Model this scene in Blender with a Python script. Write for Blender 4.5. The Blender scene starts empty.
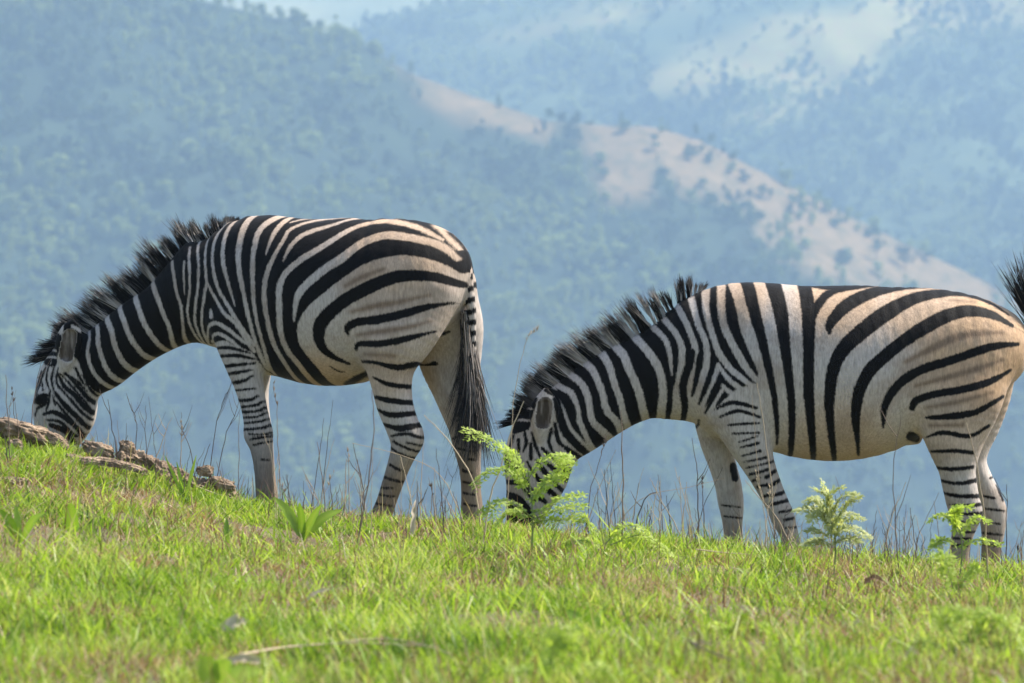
import bpy, math, random
import numpy as np

# ------------------------------------------------------------------ camera, sky, sun, exposure
S = bpy.context.scene
FPX, YC = 3750.0, 15.0                     # focal length in pixels, metres from camera to the zebras
cam_data = bpy.data.cameras.new("camera")
cam_data.sensor_width = 36.0
cam_data.lens = FPX * 36.0 / 1024.0
cam_data.clip_end = 30000
cam_data.clip_start = 0.5
cam_data.dof.use_dof = True
cam_data.dof.focus_distance = 14.7
cam_data.dof.aperture_fstop = cam_data.lens / 1000 / 0.0245
cam = bpy.data.objects.new("camera", cam_data)
S.collection.objects.link(cam)
cam.location = (0, -YC, 0)
cam.rotation_euler = (math.radians(90), 0, 0)
S.camera = cam

SUN = np.array([0.57, 0.20, 0.80]); SUN /= np.linalg.norm(SUN)
SUN_EL = math.asin(SUN[2]); SUN_AZ = math.atan2(SUN[0], SUN[1])
world = bpy.data.worlds.new("World"); S.world = world; world.use_nodes = True
wn = world.node_tree
sky = wn.nodes.new("ShaderNodeTexSky"); sky.sky_type = 'NISHITA'; sky.sun_disc = False
sky.sun_elevation = SUN_EL; sky.sun_rotation = SUN_AZ; sky.dust_density = 1.5
bg = wn.nodes["Background"]; bg.inputs[1].default_value = 0.125
wn.links.new(sky.outputs[0], bg.inputs[0])
sl = bpy.data.lights.new("sun", 'SUN'); sl.energy = 5.0; sl.angle = math.radians(0.5); sl.color = (1.0, 0.94, 0.85)
sun = bpy.data.objects.new("sun", sl); S.collection.objects.link(sun)
from mathutils import Vector
sun.rotation_euler = Vector(SUN).to_track_quat('Z', 'Y').to_euler()
sun.location = (10, 5, 30)

S.view_settings.view_transform = 'Standard'; S.view_settings.look = 'None'
S.view_settings.exposure = 1.12; S.view_settings.gamma = 1.0
S.render.engine = 'CYCLES'
S.cycles.use_denoising = True
S.cycles.max_bounces = 7; S.cycles.diffuse_bounces = 3; S.cycles.transmission_bounces = 4
S.cycles.volume_bounces = 1; S.cycles.sample_clamp_indirect = 4.0

# ------------------------------------------------------------------ helpers
rng = np.random.default_rng(7)
random.seed(7)
C = S.collection

def hash2(ix, iy, seed):
    h = (ix.astype(np.int64) * 374761393 + iy.astype(np.int64) * 668265263 + seed * 974634777) & 0x7fffffff
    h = ((h ^ (h >> 13)) * 1274126177) & 0x7fffffff
    return ((h ^ (h >> 16)) & 0xffff) / 65535.0

def fbm3(x, y, z, octaves=4, seed=0):
    """3-D value noise, summed over octaves, about 0..1"""
    def one(x, y, z, sd):
        iz = np.floor(z); fz = z - iz; fz = fz * fz * (3 - 2 * fz)
        a = vnoise(x + iz * 37.7, y - iz * 91.3, sd); b = vnoise(x + (iz + 1) * 37.7, y - (iz + 1) * 91.3, sd)
        return a * (1 - fz) + b * fz
    s = 0; a = .5; t = 0
    for k in range(octaves):
        s = s + a * one(x * 2 ** k + 3.1 * k, y * 2 ** k - 7.7 * k, z * 2 ** k + 1.9 * k, seed + k); t += a; a *= .5
    return s / t

def vnoise(x, y, seed=0):
    x = np.asarray(x, float); y = np.asarray(y, float)
    ix = np.floor(x); iy = np.floor(y); fx = x - ix; fy = y - iy
    fx = fx * fx * (3 - 2 * fx); fy = fy * fy * (3 - 2 * fy)
    a = hash2(ix, iy, seed); b = hash2(ix + 1, iy, seed); c = hash2(ix, iy + 1, seed); d = hash2(ix + 1, iy + 1, seed)
    return (a * (1 - fx) + b * fx) * (1 - fy) + (c * (1 - fx) + d * fx) * fy * 1.0

def fbm(x, y, octaves=4, seed=0):
    s = 0; a = 0.5; t = 0
    for k in range(octaves):
        s = s + a * vnoise(x * 2 ** k + 17.3 * k, y * 2 ** k - 9.1 * k, seed + k); t += a; a *= 0.5
    return s / t

def smooth(a, b, x):
    t = np.clip((x - a) / (b - a), 0, 1); return t * t * (3 - 2 * t)

def mesh_np(name, verts, faces, n_side, mat, parent=None, shade=True, attrs=None, mat_idx=None):
    """link one mesh object from numpy arrays; faces is (M, n_side)"""
    me = bpy.data.meshes.new(name)
    verts = np.asarray(verts, np.float32); faces = np.asarray(faces, np.int32)
    me.vertices.add(len(verts)); me.vertices.foreach_set("co", verts.ravel())
    me.loops.add(faces.size); me.loops.foreach_set("vertex_index", faces.ravel())
    me.polygons.add(len(faces))
    me.polygons.foreach_set("loop_start", np.arange(0, faces.size, n_side, dtype=np.int32))
    me.polygons.foreach_set("loop_total", np.full(len(faces), n_side, np.int32))
    if shade: me.polygons.foreach_set("use_smooth", np.ones(len(faces), bool))
    for k, v in (attrs or {}).items():
        v = np.asarray(v, np.float32)
        if v.ndim == 1:
            a = me.attributes.new(k, 'FLOAT', 'POINT'); a.data.foreach_set("value", v)
        else:
            a = me.attributes.new(k, 'FLOAT_COLOR', 'POINT')
            if v.shape[1] == 3: v = np.concatenate([v, np.ones((len(v), 1), np.float32)], 1)
            a.data.foreach_set("color", v.ravel())
    me.update(calc_edges=True); me.validate()
    for m in (mat if isinstance(mat, (list, tuple)) else [mat]): me.materials.append(m)
    if mat_idx is not None: me.polygons.foreach_set("material_index", np.asarray(mat_idx, np.int32))
    o = bpy.data.objects.new(name, me); C.objects.link(o)
    if parent: o.parent = parent
    return o

def tag(o, label=None, cat=None, group=None, kind=None):
    if label: o["label"] = label
    if cat: o["category"] = cat
    if group: o["group"] = group
    if kind: o["kind"] = kind
    return o

def empty(name, loc=(0, 0, 0), rz=0.0):
    o = bpy.data.objects.new(name, None); C.objects.link(o); o.location = loc; o.rotation_euler = (0, 0, rz)
    o.empty_display_size = 0.1
    return o

def P(px, py, D):
    """a point seen in the photograph at (px, py), D metres from the camera, as a world point"""
    return np.array([(px - 512) / FPX * D, D - YC, (341.5 - py) / FPX * D])

def new_mat(name):
    m = bpy.data.materials.new(name); m.use_nodes = True
    nt = m.node_tree; b = nt.nodes["Principled BSDF"]
    return m, nt, b

def N(nt, kind, **kw):
    n = nt.nodes.new(kind)
    for k, v in kw.items():
        if k == 'inp':
            for kk, vv in v.items(): n.inputs[kk].default_value = vv
        else: setattr(n, k, v)
    return n

def ramp(nt, fac, stops):
    r = nt.nodes.new("ShaderNodeValToRGB"); e = r.color_ramp.elements
    while len(e) < len(stops): e.new(0.5)
    for k, (p, c) in enumerate(stops):
        e[k].position = p; e[k].color = (*c, 1)
    nt.links.new(fac, r.inputs[0]); return r.outputs[0]

def leaf_mat(name, stops, trans=0.45, rough=0.5, attr="tint", spec=0.3):
    """two sided leaf: principled mixed with translucent, colour from a per-blade attribute"""
    m, nt, b = new_mat(name)
    at = N(nt, "ShaderNodeAttribute", attribute_name=attr)
    col = ramp(nt, at.outputs["Fac"], stops)
    b.inputs["Roughness"].default_value = rough; b.inputs["Specular IOR Level"].default_value = spec
    nt.links.new(col, b.inputs["Base Color"])
    tr = N(nt, "ShaderNodeBsdfTranslucent")
    g = N(nt, "ShaderNodeMixRGB", blend_type='MULTIPLY', inp={0: 1.0, 2: (1.0, 1.0, 0.55, 1)})
    nt.links.new(col, g.inputs[1]); nt.links.new(g.outputs[0], tr.inputs["Color"])
    mx = N(nt, "ShaderNodeMixShader", inp={0: trans})
    nt.links.new(b.outputs[0], mx.inputs[1]); nt.links.new(tr.outputs[0], mx.inputs[2])
    nt.links.new(mx.outputs[0], nt.nodes["Material Output"].inputs[0])
    return m

def tube(pts, radii, sides=5):
    """verts, quads of a tapered tube through pts"""
    pts = np.asarray(pts, float); n = len(pts)
    t = np.gradient(pts, axis=0); t /= np.linalg.norm(t, axis=1)[:, None] + 1e-9
    ref = np.array([0.31, 0.94, 0.1]); u = np.cross(t, ref); u /= np.linalg.norm(u, axis=1)[:, None] + 1e-9
    v = np.cross(t, u)
    a = np.arange(sides) * 2 * math.pi / sides
    ring = u[:, None, :] * np.cos(a)[None, :, None] + v[:, None, :] * np.sin(a)[None, :, None]
    V = (pts[:, None, :] + ring * np.asarray(radii)[:, None, None]).reshape(-1, 3)
    F = []
    for i in range(n - 1):
        for j in range(sides):
            k = (j + 1) % sides
            F.append((i * sides + j, i * sides + k, (i + 1) * sides + k, (i + 1) * sides + j))
    return V, np.array(F)

def spline(pts, m):
    """Catmull-Rom through rows of pts, m samples a span (any number of columns)"""
    p = np.asarray(pts, float)
    q = np.vstack([2 * p[0] - p[1], p, 2 * p[-1] - p[-2]])
    out = []
    for i in range(len(p) - 1):
        a, b, c, d = q[i], q[i + 1], q[i + 2], q[i + 3]
        for t in np.arange(m) / m:
            out.append(0.5 * (2 * b + (c - a) * t + (2 * a - 5 * b + 4 * c - d) * t * t + (3 * b - a - 3 * c + d) * t ** 3))
    out.append(p[-1]); return np.array(out)

# ------------------------------------------------------------------ the ridge the zebras graze on
CRX = np.array([-400, 0, 60, 100, 150, 200, 250, 300, 350, 420, 500, 620, 750, 850, 1024, 1400])
CRY = np.array([414, 448, 454, 466, 480, 494, 509, 518, 526, 531, 535, 543, 555, 563, 574, 596])
DCR = 13.5
FALL = np.array([[-400, .07], [0, .075], [150, .085], [300, .10], [450, .13], [700, .20], [1024, .21], [1400, .2]])

def ground_z(x, y):
    x = np.asarray(x, float); d = np.asarray(y, float) + YC
    px = 512 + FPX * x / DCR
    zc = -(np.interp(px, CRX, CRY) - 341.5) / FPX * DCR
    s = np.interp(px, FALL[:, 0], FALL[:, 1])
    t = d - DCR
    zb = -0.775                                            # height 8 m from the camera
    k = np.clip((DCR - d) / 5.5, 0, 4)
    front = zc + (zb - zc) * (1 - (1 - np.clip(k, 0, 1)) ** 1.35) - 0.06 * np.clip(k - 1, 0, 3)
    tp = np.clip(t, 0, None)
    drop = s * (np.sqrt(tp * tp + 0.12) - math.sqrt(0.12)) * 1.0 + 0.016 * np.clip(tp - 2.4, 0, None) ** 2
    drop = np.where(tp > 18, drop * 0 + s * 18 + 0.016 * 15.6 ** 2 + (tp - 18) * 0.62, drop)
    b = 0.05 * (fbm(x * 0.9 + 3, d * 0.9, 3, 5) - 0.5) + 0.035 * (fbm(x * 4, d * 4, 2, 9) - 0.5)
    return np.where(t < 0, front, zc - drop) + b * np.clip(1.2 - np.abs(t) * 0.12, 0.5, 1)

def hit(px, py):
    """the point of the ridge's ground seen at a pixel, and its distance"""
    D = np.linspace(6, 13.6, 800); g = ground_z((px - 512) / FPX * D, D - YC)
    k = np.nonzero((341.5 - FPX * g / D) <= py)[0]
    d = float(D[k[0]]) if len(k) else 13.5
    return d

def grid_mesh(name, xs, ys, zf, mat, attrs_f=None):
    X, Y = np.meshgrid(xs, ys); Z = zf(X, Y)
    V = np.stack([X, Y, Z], -1).reshape(-1, 3)
    nx, ny = len(xs), len(ys)
    i = np.arange(nx - 1)[None, :] + np.arange(ny - 1)[:, None] * nx
    F = np.stack([i, i + 1, i + nx + 1, i + nx], -1).reshape(-1, 4)
    return mesh_np(name, V, F, 4, mat, attrs=attrs_f(X.ravel(), Y.ravel(), Z.ravel()) if attrs_f else None)

m_soil, nt, b = new_mat("thatch_soil")
tc = N(nt, "ShaderNodeTexCoord")
n1 = N(nt, "ShaderNodeTexNoise", inp={"Scale": 9.0, "Detail": 8.0, "Roughness": 0.65}); nt.links.new(tc.outputs["Object"], n1.inputs[0])
col = ramp(nt, n1.outputs[0], [(0.3, (0.045, 0.03, 0.02)), (0.45, (0.12, 0.085, 0.05)), (0.58, (0.12, 0.13, 0.035)), (0.72, (0.22, 0.17, 0.09))])
nt.links.new(col, b.inputs["Base Color"]); b.inputs["Roughness"].default_value = 0.95
n2 = N(nt, "ShaderNodeTexNoise", inp={"Scale": 70.0, "Detail": 6.0}); nt.links.new(tc.outputs["Object"], n2.inputs[0])
bp = N(nt, "ShaderNodeBump", inp={"Strength": 0.8, "Distance": 0.02}); nt.links.new(n2.outputs[0], bp.inputs["Height"]); nt.links.new(bp.outputs[0], b.inputs["Normal"])

xs = np.concatenate([np.linspace(-60, -5, 56)[:-1], np.linspace(-5, 5, 260), np.linspace(5, 60, 56)[1:]])
ys = np.concatenate([np.linspace(-22, -8, 60)[:-1], np.linspace(-8, 4, 320), np.linspace(4, 60, 80)[1:]])
tag(grid_mesh("ground", xs, ys, ground_z, m_soil), kind='structure')

# ------------------------------------------------------------------ hills across the valley
def poly_sd(pts, x, y):
    """signed distance to a polygon (positive inside)"""
    pts = np.asarray(pts, float); d = np.full(x.shape, 1e9); ins = np.zeros(x.shape, bool)
    n = len(pts)
    for i in range(n):
        ax, ay = pts[i]; bx, by = pts[(i + 1) % n]
        ex, ey = bx - ax, by - ay; wx, wy = x - ax, y - ay
        t = np.clip((wx * ex + wy * ey) / (ex * ex + ey * ey + 1e-12), 0, 1)
        d = np.minimum(d, np.hypot(wx - ex * t, wy - ey * t))
        c = ((ay <= y) & (by > y)) | ((by <= y) & (ay > y))
        with np.errstate(divide='ignore', invalid='ignore'):
            xi = ax + (y - ay) * ex / (ey if ey != 0 else 1e-12)
        ins ^= c & (x < xi)
    return np.where(ins, d, -d)

DN, DF, DD = 1900.0, 2700.0, 3350.0
def crest_near(x):
    px = 512 + FPX * x / DN
    py = np.interp(px, [-700, -300, 0, 120, 190, 300, 370, 410, 470, 545, 600, 650, 700, 760, 830, 900, 1000, 1100, 1400, 1900],
                   [-150, -120, -75, -40, -4, 22, 46, 72, 94, 119, 124, 125, 139, 170, 205, 240, 287, 330, 420, 470])
    return (341.5 - py) / FPX * DN
def z_near(X, Y):
    D = Y + YC; t = DN - D
    zc = crest_near(X)
    wob = 60 * (fbm(X / 190, D / 190, 3, 21) - .5)
    tt = np.clip(t, 0, None)
    gul = np.abs(fbm((X + 0.55 * tt) / 150 + 5, D / 420, 3, 33) - .5) * 2
    rel = (gul - 0.35) * 78 + wob + 26 * (fbm((X + .3 * tt) / 62, D / 150, 3, 37) - .5)
    z = zc - 0.52 * tt - 0.45 * np.clip(-t, 0, None) + rel * smooth(10, 190, tt)
    z = z + 10 * (fbm(X / 30, D / 30, 3, 41) - .5) * smooth(0, 60, tt)
    return np.maximum(z, -270 + 30 * fbm(X / 200, D / 200, 2, 3))
def crest_far(x):
    px = 512 + FPX * x / DF
    py = np.interp(px, [-600, 200, 330, 380, 480, 560, 700, 1024, 1700], [170, 70, 36, 19, 1, -14, -22, -26, -10])
    return (341.5 - py) / FPX * DF
def z_far(X, Y):
    D = Y + YC; t = DF - D; tt = np.clip(t, 0, None)
    px = 512 + FPX * X / D
    gul = np.abs(fbm((X - 0.75 * tt) / 330 + 2.2, D / 800, 3, 53) - .5) * 2
    z = crest_far(X) - 0.44 * tt - 0.3 * np.clip(-t, 0, None) + (gul - .35) * 105 * smooth(20, 260, tt) + 30 * (fbm((X - .4 * tt) / 90, D / 200, 3, 57) - .5) * smooth(0, 80, tt) + 14 * (fbm(X / 60, D / 60, 3, 4) - .5)
    return np.maximum(z, -280 + 40 * fbm(X / 260, D / 260, 2, 8))
def z_distant(X, Y):
    D = Y + YC; t = DD - D
    px = 512 + FPX * X / DD
    py = -50 + 14 * np.sin(px / 330.0) + 10 * fbm(px / 90, px * 0, 3, 12)
    return np.maximum((341.5 - py) / FPX * DD - 0.26 * np.abs(t) + 50 * (fbm(X / 400, D / 400, 4, 6) - .5) * smooth(0, 300, np.abs(t)), -290)

SAND_A = [(392, 52), (440, 70), (470, 82), (552, 108), (566, 150), (520, 146), (470, 128), (420, 100)]
SAND_B = [(566, 116), (600, 118), (650, 119), (700, 133), (760, 164), (830, 199), (900, 234), (1000, 281), (1060, 310), (1040, 326), (980, 312),
          (900, 300), (840, 282), (800, 262), (770, 246), (720, 222), (670, 214), (640, 205), (610, 205), (590, 172), (570, 150)]
BUSHY = [(650, 185), (690, 180), (720, 200), (740, 225), (715, 232), (690, 222), (660, 215)]
def sand_near(X, Y, Z):
    D = Y + YC; px = 512 + FPX * X / D; py = 341.5 - FPX * Z / D
    nz = (fbm(X / 28, Y / 28, 4, 61) - .5) * 46
    a = np.maximum(poly_sd(SAND_A, px, py), poly_sd(SAND_B, px, py)) + nz
    gap = 15 + (fbm(X / 14, Y / 14, 3, 43) - .5) * 22 - np.abs(px - 566)
    a = np.minimum(a, -gap)
    hole = (fbm(X / 22 + 4, Y / 34, 3, 71) - .47) * 90 + poly_sd(BUSHY, px, py) * 0.9
    a = np.where(np.abs(poly_sd(BUSHY, px, py) + 20) < 500, np.minimum(a, np.where(poly_sd(BUSHY, px, py) > -25, -hole, 1e9)), a)
    return smooth(-12, 20, a)
MEADOW_A = [(636, 92), (650, 72), (720, 46), (800, 18), (880, -6), (1100, -20), (1100, 6), (960, 26), (905, 44), (858, 70), (800, 104), (740, 98), (690, 104)]
MEADOW_B = [(700, 132), (780, 100), (830, 78), (880, 76), (840, 100), (780, 124)]
MEADOW_C = [(470, 40), (540, 18), (640, 4), (700, -10), (690, 6), (600, 26), (520, 46)]
def meadow_far(X, Y, Z):
    D = Y + YC; px = 512 + FPX * X / D; py = 341.5 - FPX * Z / D
    nz = (fbm(X / 55, Y / 55, 4, 81) - .5) * 56
    a = np.maximum(poly_sd(MEADOW_A, px, py) + nz, poly_sd(MEADOW_B, px, py) + nz * 0.8 - 3)
    a = np.maximum(a, poly_sd(MEADOW_C, px, py) + nz * 0.7 - 2)
    return smooth(-16, 20, a)

def hill_mat(name, low, high, bare, bare2):
    m, nt, b = new_mat(name)
    at = N(nt, "ShaderNodeAttribute", attribute_name="bare"); tc = N(nt, "ShaderNodeTexCoord")
    n = N(nt, "ShaderNodeTexNoise", inp={"Scale": 0.05, "Detail": 8.0}); nt.links.new(tc.outputs["Object"], n.inputs[0])
    c1 = ramp(nt, n.outputs[0], [(0.35, low), (0.65, high)])
    n2 = N(nt, "ShaderNodeTexNoise", inp={"Scale": 0.13, "Detail": 9.0, "Roughness": 0.75}); nt.links.new(tc.outputs["Object"], n2.inputs[0])
    c2 = ramp(nt, n2.outputs[0], [(0.36, bare2), (0.5, bare), (0.66, tuple(min(1, v * 1.25) for v in bare))])
    mx = N(nt, "ShaderNodeMixRGB"); nt.links.new(at.outputs["Fac"], mx.inputs[0]); nt.links.new(c1, mx.inputs[1]); nt.links.new(c2, mx.inputs[2])
    nt.links.new(mx.outputs[0], b.inputs["Base Color"]); b.inputs["Roughness"].default_value = 0.95; b.inputs["Specular IOR Level"].default_value = 0.1
    return m
m_near = hill_mat("near_hill_cover", (0.012, 0.022, 0.012), (0.022, 0.036, 0.016), (0.155, 0.105, 0.05), (0.07, 0.066, 0.028))  # wooded ground nearly black: shadow between the trees put into its colour
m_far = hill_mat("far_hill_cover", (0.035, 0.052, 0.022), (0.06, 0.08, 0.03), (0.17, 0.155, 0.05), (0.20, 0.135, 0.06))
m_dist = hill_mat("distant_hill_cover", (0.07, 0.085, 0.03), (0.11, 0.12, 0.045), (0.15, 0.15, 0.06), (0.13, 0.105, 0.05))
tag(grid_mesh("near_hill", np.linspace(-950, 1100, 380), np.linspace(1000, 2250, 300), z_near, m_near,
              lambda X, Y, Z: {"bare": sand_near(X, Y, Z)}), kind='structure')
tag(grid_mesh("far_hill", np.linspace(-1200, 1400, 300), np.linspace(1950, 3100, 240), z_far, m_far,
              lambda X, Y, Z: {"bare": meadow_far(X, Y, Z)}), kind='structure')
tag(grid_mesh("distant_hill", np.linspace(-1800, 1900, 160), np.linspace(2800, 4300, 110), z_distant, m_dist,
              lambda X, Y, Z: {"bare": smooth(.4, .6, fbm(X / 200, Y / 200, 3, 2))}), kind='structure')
# the valley floor between this ridge and the hills
vx = np.linspace(-2500, 2500, 90); vy = np.concatenate([np.linspace(-60, 60, 12), np.linspace(100, 6500, 90)])
def z_valley(X, Y):
    return np.where(Y < 30, -60.0, -60 - 240 * smooth(30, 700, Y)) + 16 * (fbm(X / 150, Y / 150, 3, 14) - .5)
tag(grid_mesh("valley_floor", vx, vy, z_valley, m_near, lambda X, Y, Z: {"bare": X * 0}), kind='structure')

# ------------------------------------------------------------------ trees on the hills
m_crown = bpy.data.materials.new("far_foliage"); m_crown.use_nodes = True
nt = m_crown.node_tree; b = nt.nodes["Principled BSDF"]
oi = N(nt, "ShaderNodeObjectInfo")
at = N(nt, "ShaderNodeAttribute", attribute_name="tint")
pa = N(nt, "ShaderNodeAttribute", attribute_name="patch", attribute_type='INSTANCER')
ad0 = N(nt, "ShaderNodeMath", operation='MULTIPLY_ADD', inp={1: 0.6}); nt.links.new(pa.outputs["Fac"], ad0.inputs[0])
ad = N(nt, "ShaderNodeMath", operation='MULTIPLY_ADD', inp={1: 0.42}); nt.links.new(oi.outputs["Random"], ad.inputs[0]); 
mu = N(nt, "ShaderNodeMath", operation='MULTIPLY', inp={1: 0.25}); nt.links.new(at.outputs["Fac"], mu.inputs[0]); nt.links.new(mu.outputs[0], ad0.inputs[2]); nt.links.new(ad0.outputs[0], ad.inputs[2])
nt.links.new(ramp(nt, ad.outputs[0], [(0.08, (0.016, 0.03, 0.013)), (0.45, (0.06, 0.095, 0.028)), (0.9, (0.25, 0.30, 0.075))]), b.inputs["Base Color"])
b.inputs["Roughness"].default_value = 0.8; b.inputs["Specular IOR Level"].default_value = 0.15
tr = N(nt, "ShaderNodeBsdfTranslucent"); nt.links.new(b.inputs["Base Color"].links[0].from_socket, tr.inputs[0])
mx = N(nt, "ShaderNodeMixShader", inp={0: 0.25}); nt.links.new(b.outputs[0], mx.inputs[1]); nt.links.new(tr.outputs[0], mx.inputs[2])
nt.links.new(mx.outputs[0], nt.nodes["Material Output"].inputs[0])
m_bark, nt, b = new_mat("bark"); b.inputs["Base Color"].default_value = (0.12, 0.09, 0.065, 1); b.inputs["Roughness"].default_value = 0.9

def crown_mesh(seed, h, w, conic, n=260, leaf=0.8):
    """leaf clumps spread through the crown's volume: h tall, w wide, round or conical"""
    r = np.random.default_rng(seed)
    nb = 7
    bz = r.uniform(0.3, 0.95, nb); br = r.uniform(.22, .42, nb); ba = r.uniform(0, 6.28, nb); bo = r.uniform(0, .26, nb)
    k = r.integers(0, nb, n)
    dirv = r.normal(size=(n, 3)); dirv /= np.linalg.norm(dirv, axis=1)[:, None]
    rad = r.uniform(.55, 1.0, n) ** .5
    c = np.stack([np.cos(ba) * bo, np.sin(ba) * bo, bz], 1)
    shrink = 1 - conic * np.clip((c[:, 2] - .2) / .8, 0, 1) * .85
    p = c[k] * np.array([w, w, h]) * np.stack([shrink[k], shrink[k], np.ones(n)], 1) + dirv * (rad * br[k] * shrink[k])[:, None] * np.array([w, w, h * .42])
    u = r.normal(size=(n, 3)); u /= np.linalg.norm(u, axis=1)[:, None]
    v = np.cross(u, r.normal(size=(n, 3))); v /= np.linalg.norm(v, axis=1)[:, None]
    s = r.uniform(.5, 1.2, n)[:, None] * leaf
    V = np.stack([p - u * s, p + v * s * .8, p + u * s, p - v * s * .8], 1).reshape(-1, 3)
    F = np.arange(4 * n).reshape(n, 4)
    return V, F, np.repeat(np.clip(r.normal(.5, .22, n), 0, 1), 4)

variants = bpy.data.collections.new("tree_variants")
for k, (h, w, con) in enumerate([(9, 6.5, 0), (8, 7.5, 0.1), (11, 5.5, .35), (12, 5.0, .75), (7, 6.5, 0)]):
    V, F, T = crown_mesh(100 + k, h, w, con)
    o = mesh_np("hillside_tree_crown", V, F, 4, m_crown, attrs={"tint": T}, shade=False)
    C.objects.unlink(o); variants.objects.link(o)

def forest(name, pts, scl, rot, idx):
    me = bpy.data.meshes.new(name)
    me.vertices.add(len(pts)); me.vertices.foreach_set("co", np.asarray(pts, np.float32).ravel())
    P_ = np.asarray(pts)
    patch = smooth(.34, .66, .6 * fbm(P_[:, 0] / 34, P_[:, 1] / 60, 3, 133) + .4 * fbm(P_[:, 0] / 120, P_[:, 1] / 190, 2, 137))
    for k, v in (("scl", scl), ("rot", rot), ("patch", patch)):
        a = me.attributes.new(k, 'FLOAT', 'POINT'); a.data.foreach_set("value", np.asarray(v, np.float32))
    a = me.attributes.new("idx", 'INT', 'POINT'); a.data.foreach_set("value", np.asarray(idx, np.int32))
    me.materials.append(m_crown)
    o = bpy.data.objects.new(name, me); C.objects.link(o)
    g = bpy.data.node_groups.new(name + "_scatter", 'GeometryNodeTree')
    g.interface.new_socket("Geometry", in_out='INPUT', socket_type='NodeSocketGeometry')
    g.interface.new_socket("Geometry", in_out='OUTPUT', socket_type='NodeSocketGeometry')
    gi = g.nodes.new("NodeGroupInput"); go = g.nodes.new("NodeGroupOutput")
    ci = g.nodes.new("GeometryNodeCollectionInfo"); ci.inputs[0].default_value = variants
    ci.inputs["Separate Children"].default_value = True; ci.inputs["Reset Children"].default_value = True
    ip = g.nodes.new("GeometryNodeInstanceOnPoints"); ip.inputs["Pick Instance"].default_value = True
    def named(nm, t):
        n = g.nodes.new("GeometryNodeInputNamedAttribute"); n.data_type = t; n.inputs[0].default_value = nm; return n.outputs[0]
    cx = g.nodes.new("ShaderNodeCombineXYZ"); g.links.new(named("rot", 'FLOAT'), cx.inputs[2])
    g.links.new(gi.outputs[0], ip.inputs["Points"]); g.links.new(ci.outputs[0], ip.inputs["Instance"])
    g.links.new(named("idx", 'INT'), ip.inputs["Instance Index"])
    g.links.new(cx.outputs[0], ip.inputs["Rotation"]); g.links.new(named("scl", 'FLOAT'), ip.inputs["Scale"])
    g.links.new(ip.outputs[0], go.inputs[0])
    md = o.modifiers.new("scatter", 'NODES'); md.node_group = g
    return o

def scatter(zf, x0, x1, y0, y1, n, keep, seed):
    r = np.random.default_rng(seed)
    X = r.uniform(x0, x1, n); Y = r.uniform(y0, y1, n); Z = zf(X, Y)
    D = Y + YC; px = 512 + FPX * X / D; py = 341.5 - FPX * Z / D
    k = (px > -1000) & (px < 2000) & (py < 600) & keep(X, Y, Z, r)
    return X[k], Y[k], Z[k]
def near_keep(X, Y, Z, r):
    D_ = Y + YC; low_ = poly_sd([(392, 60), (566, 110), (566, 168), (400, 130)], 512 + FPX * X / D_, 341.5 - FPX * Z / D_) > 0
    dens = np.clip(1 - sand_near(X, Y, Z) * 1.02, 0.03 + .34 * smooth(.50, .66, fbm(X / 24, Y / 40, 3, 19)), 1) * np.where(low_, .3 + .7 * (np.abs(512 + FPX * X / D_ - 566) < 13), 1) * (0.45 + 0.7 * smooth(.35, .6, fbm(X / 45, Y / 70, 3, 91)))
    return (r.random(len(X)) < dens) & (Z > -235) & (Y < DN + 60)
X, Y, Z = scatter(z_near, -800, 900, 1080, 1960, 62000, near_keep, 1)
tag(forest("hillside_forest", np.stack([X, Y, Z - .6], 1), rng.gamma(9, .074, len(X)).clip(.35, 1.25), rng.uniform(0, 6.28, len(X)), rng.integers(0, 5, len(X))),
    "dense forest covering the slopes of the nearer hazy blue hillside", "forest", kind='stuff')
def far_keep(X, Y, Z, r):
    dens = np.clip(1 - meadow_far(X, Y, Z) * (.97 - .35 * smooth(.5, .68, fbm(X / 50, Y / 80, 3, 29))), 0, 1) * (0.2 + 1.0 * smooth(.38, .56, .6 * fbm(X / 60, Y / 95, 3, 95) + .4 * fbm(X / 170, Y / 240, 2, 97)))
    return (r.random(len(X)) < dens) & (Z > -180)
X, Y, Z = scatter(z_far, -1000, 1050, 1960, 2760, 66000, far_keep, 2)
tag(forest("valley_forest", np.stack([X, Y, Z - .6], 1), rng.gamma(7, .088, len(X)).clip(.35, 1.3), rng.uniform(0, 6.28, len(X)), rng.integers(0, 5, len(X))),
    "pale hazy woodland scattered over the farther hill behind the sandy spur", "woodland", kind='stuff')

# trees one can tell apart on the bare sandy spur
def on_hill(px, py):
    """the point of the near hill seen at a pixel"""
    ts = np.linspace(1250, 1960, 1500); x = (px - 512) / FPX * ts; z = (341.5 - py) / FPX * ts
    k = np.nonzero(z_near(x, ts - YC) >= z)[0]
    i = k[0] if len(k) else -1
    return float(x[i]), float(ts[i] - YC), float(z[i])
def hill_tree(name, px, py, h, w, con, seed, label, cat, group=None):
    x, y, z = on_hill(px, py)
    t = empty(name, (x, y, float(z_near(np.array([x]), np.array([y]))[0]) - .5))
    V, F, T = crown_mesh(seed, h, w, con, 420, .7)
    mesh_np("crown", V, F, 4, m_crown, t, False, {"tint": T * .5})
    V, F = tube([(0, 0, -.5), (0.1, 0, h * .3), (0, .1, h * .62)], [.3, .24, .12], 6)
    mesh_np("trunk", V, F, 4, m_bark, t)
    return tag(t, label, cat, group)
hill_tree("pine_tree", 876, 262, 19, 13, .8, 301, "tall dark conical tree standing alone low on the sandy spur above the right zebra", "tree")
hill_tree("broadleaf_tree", 905, 268, 12, 11, 0.1, 302, "round dark tree just right of the tall conical one on the sandy spur", "tree")
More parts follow.
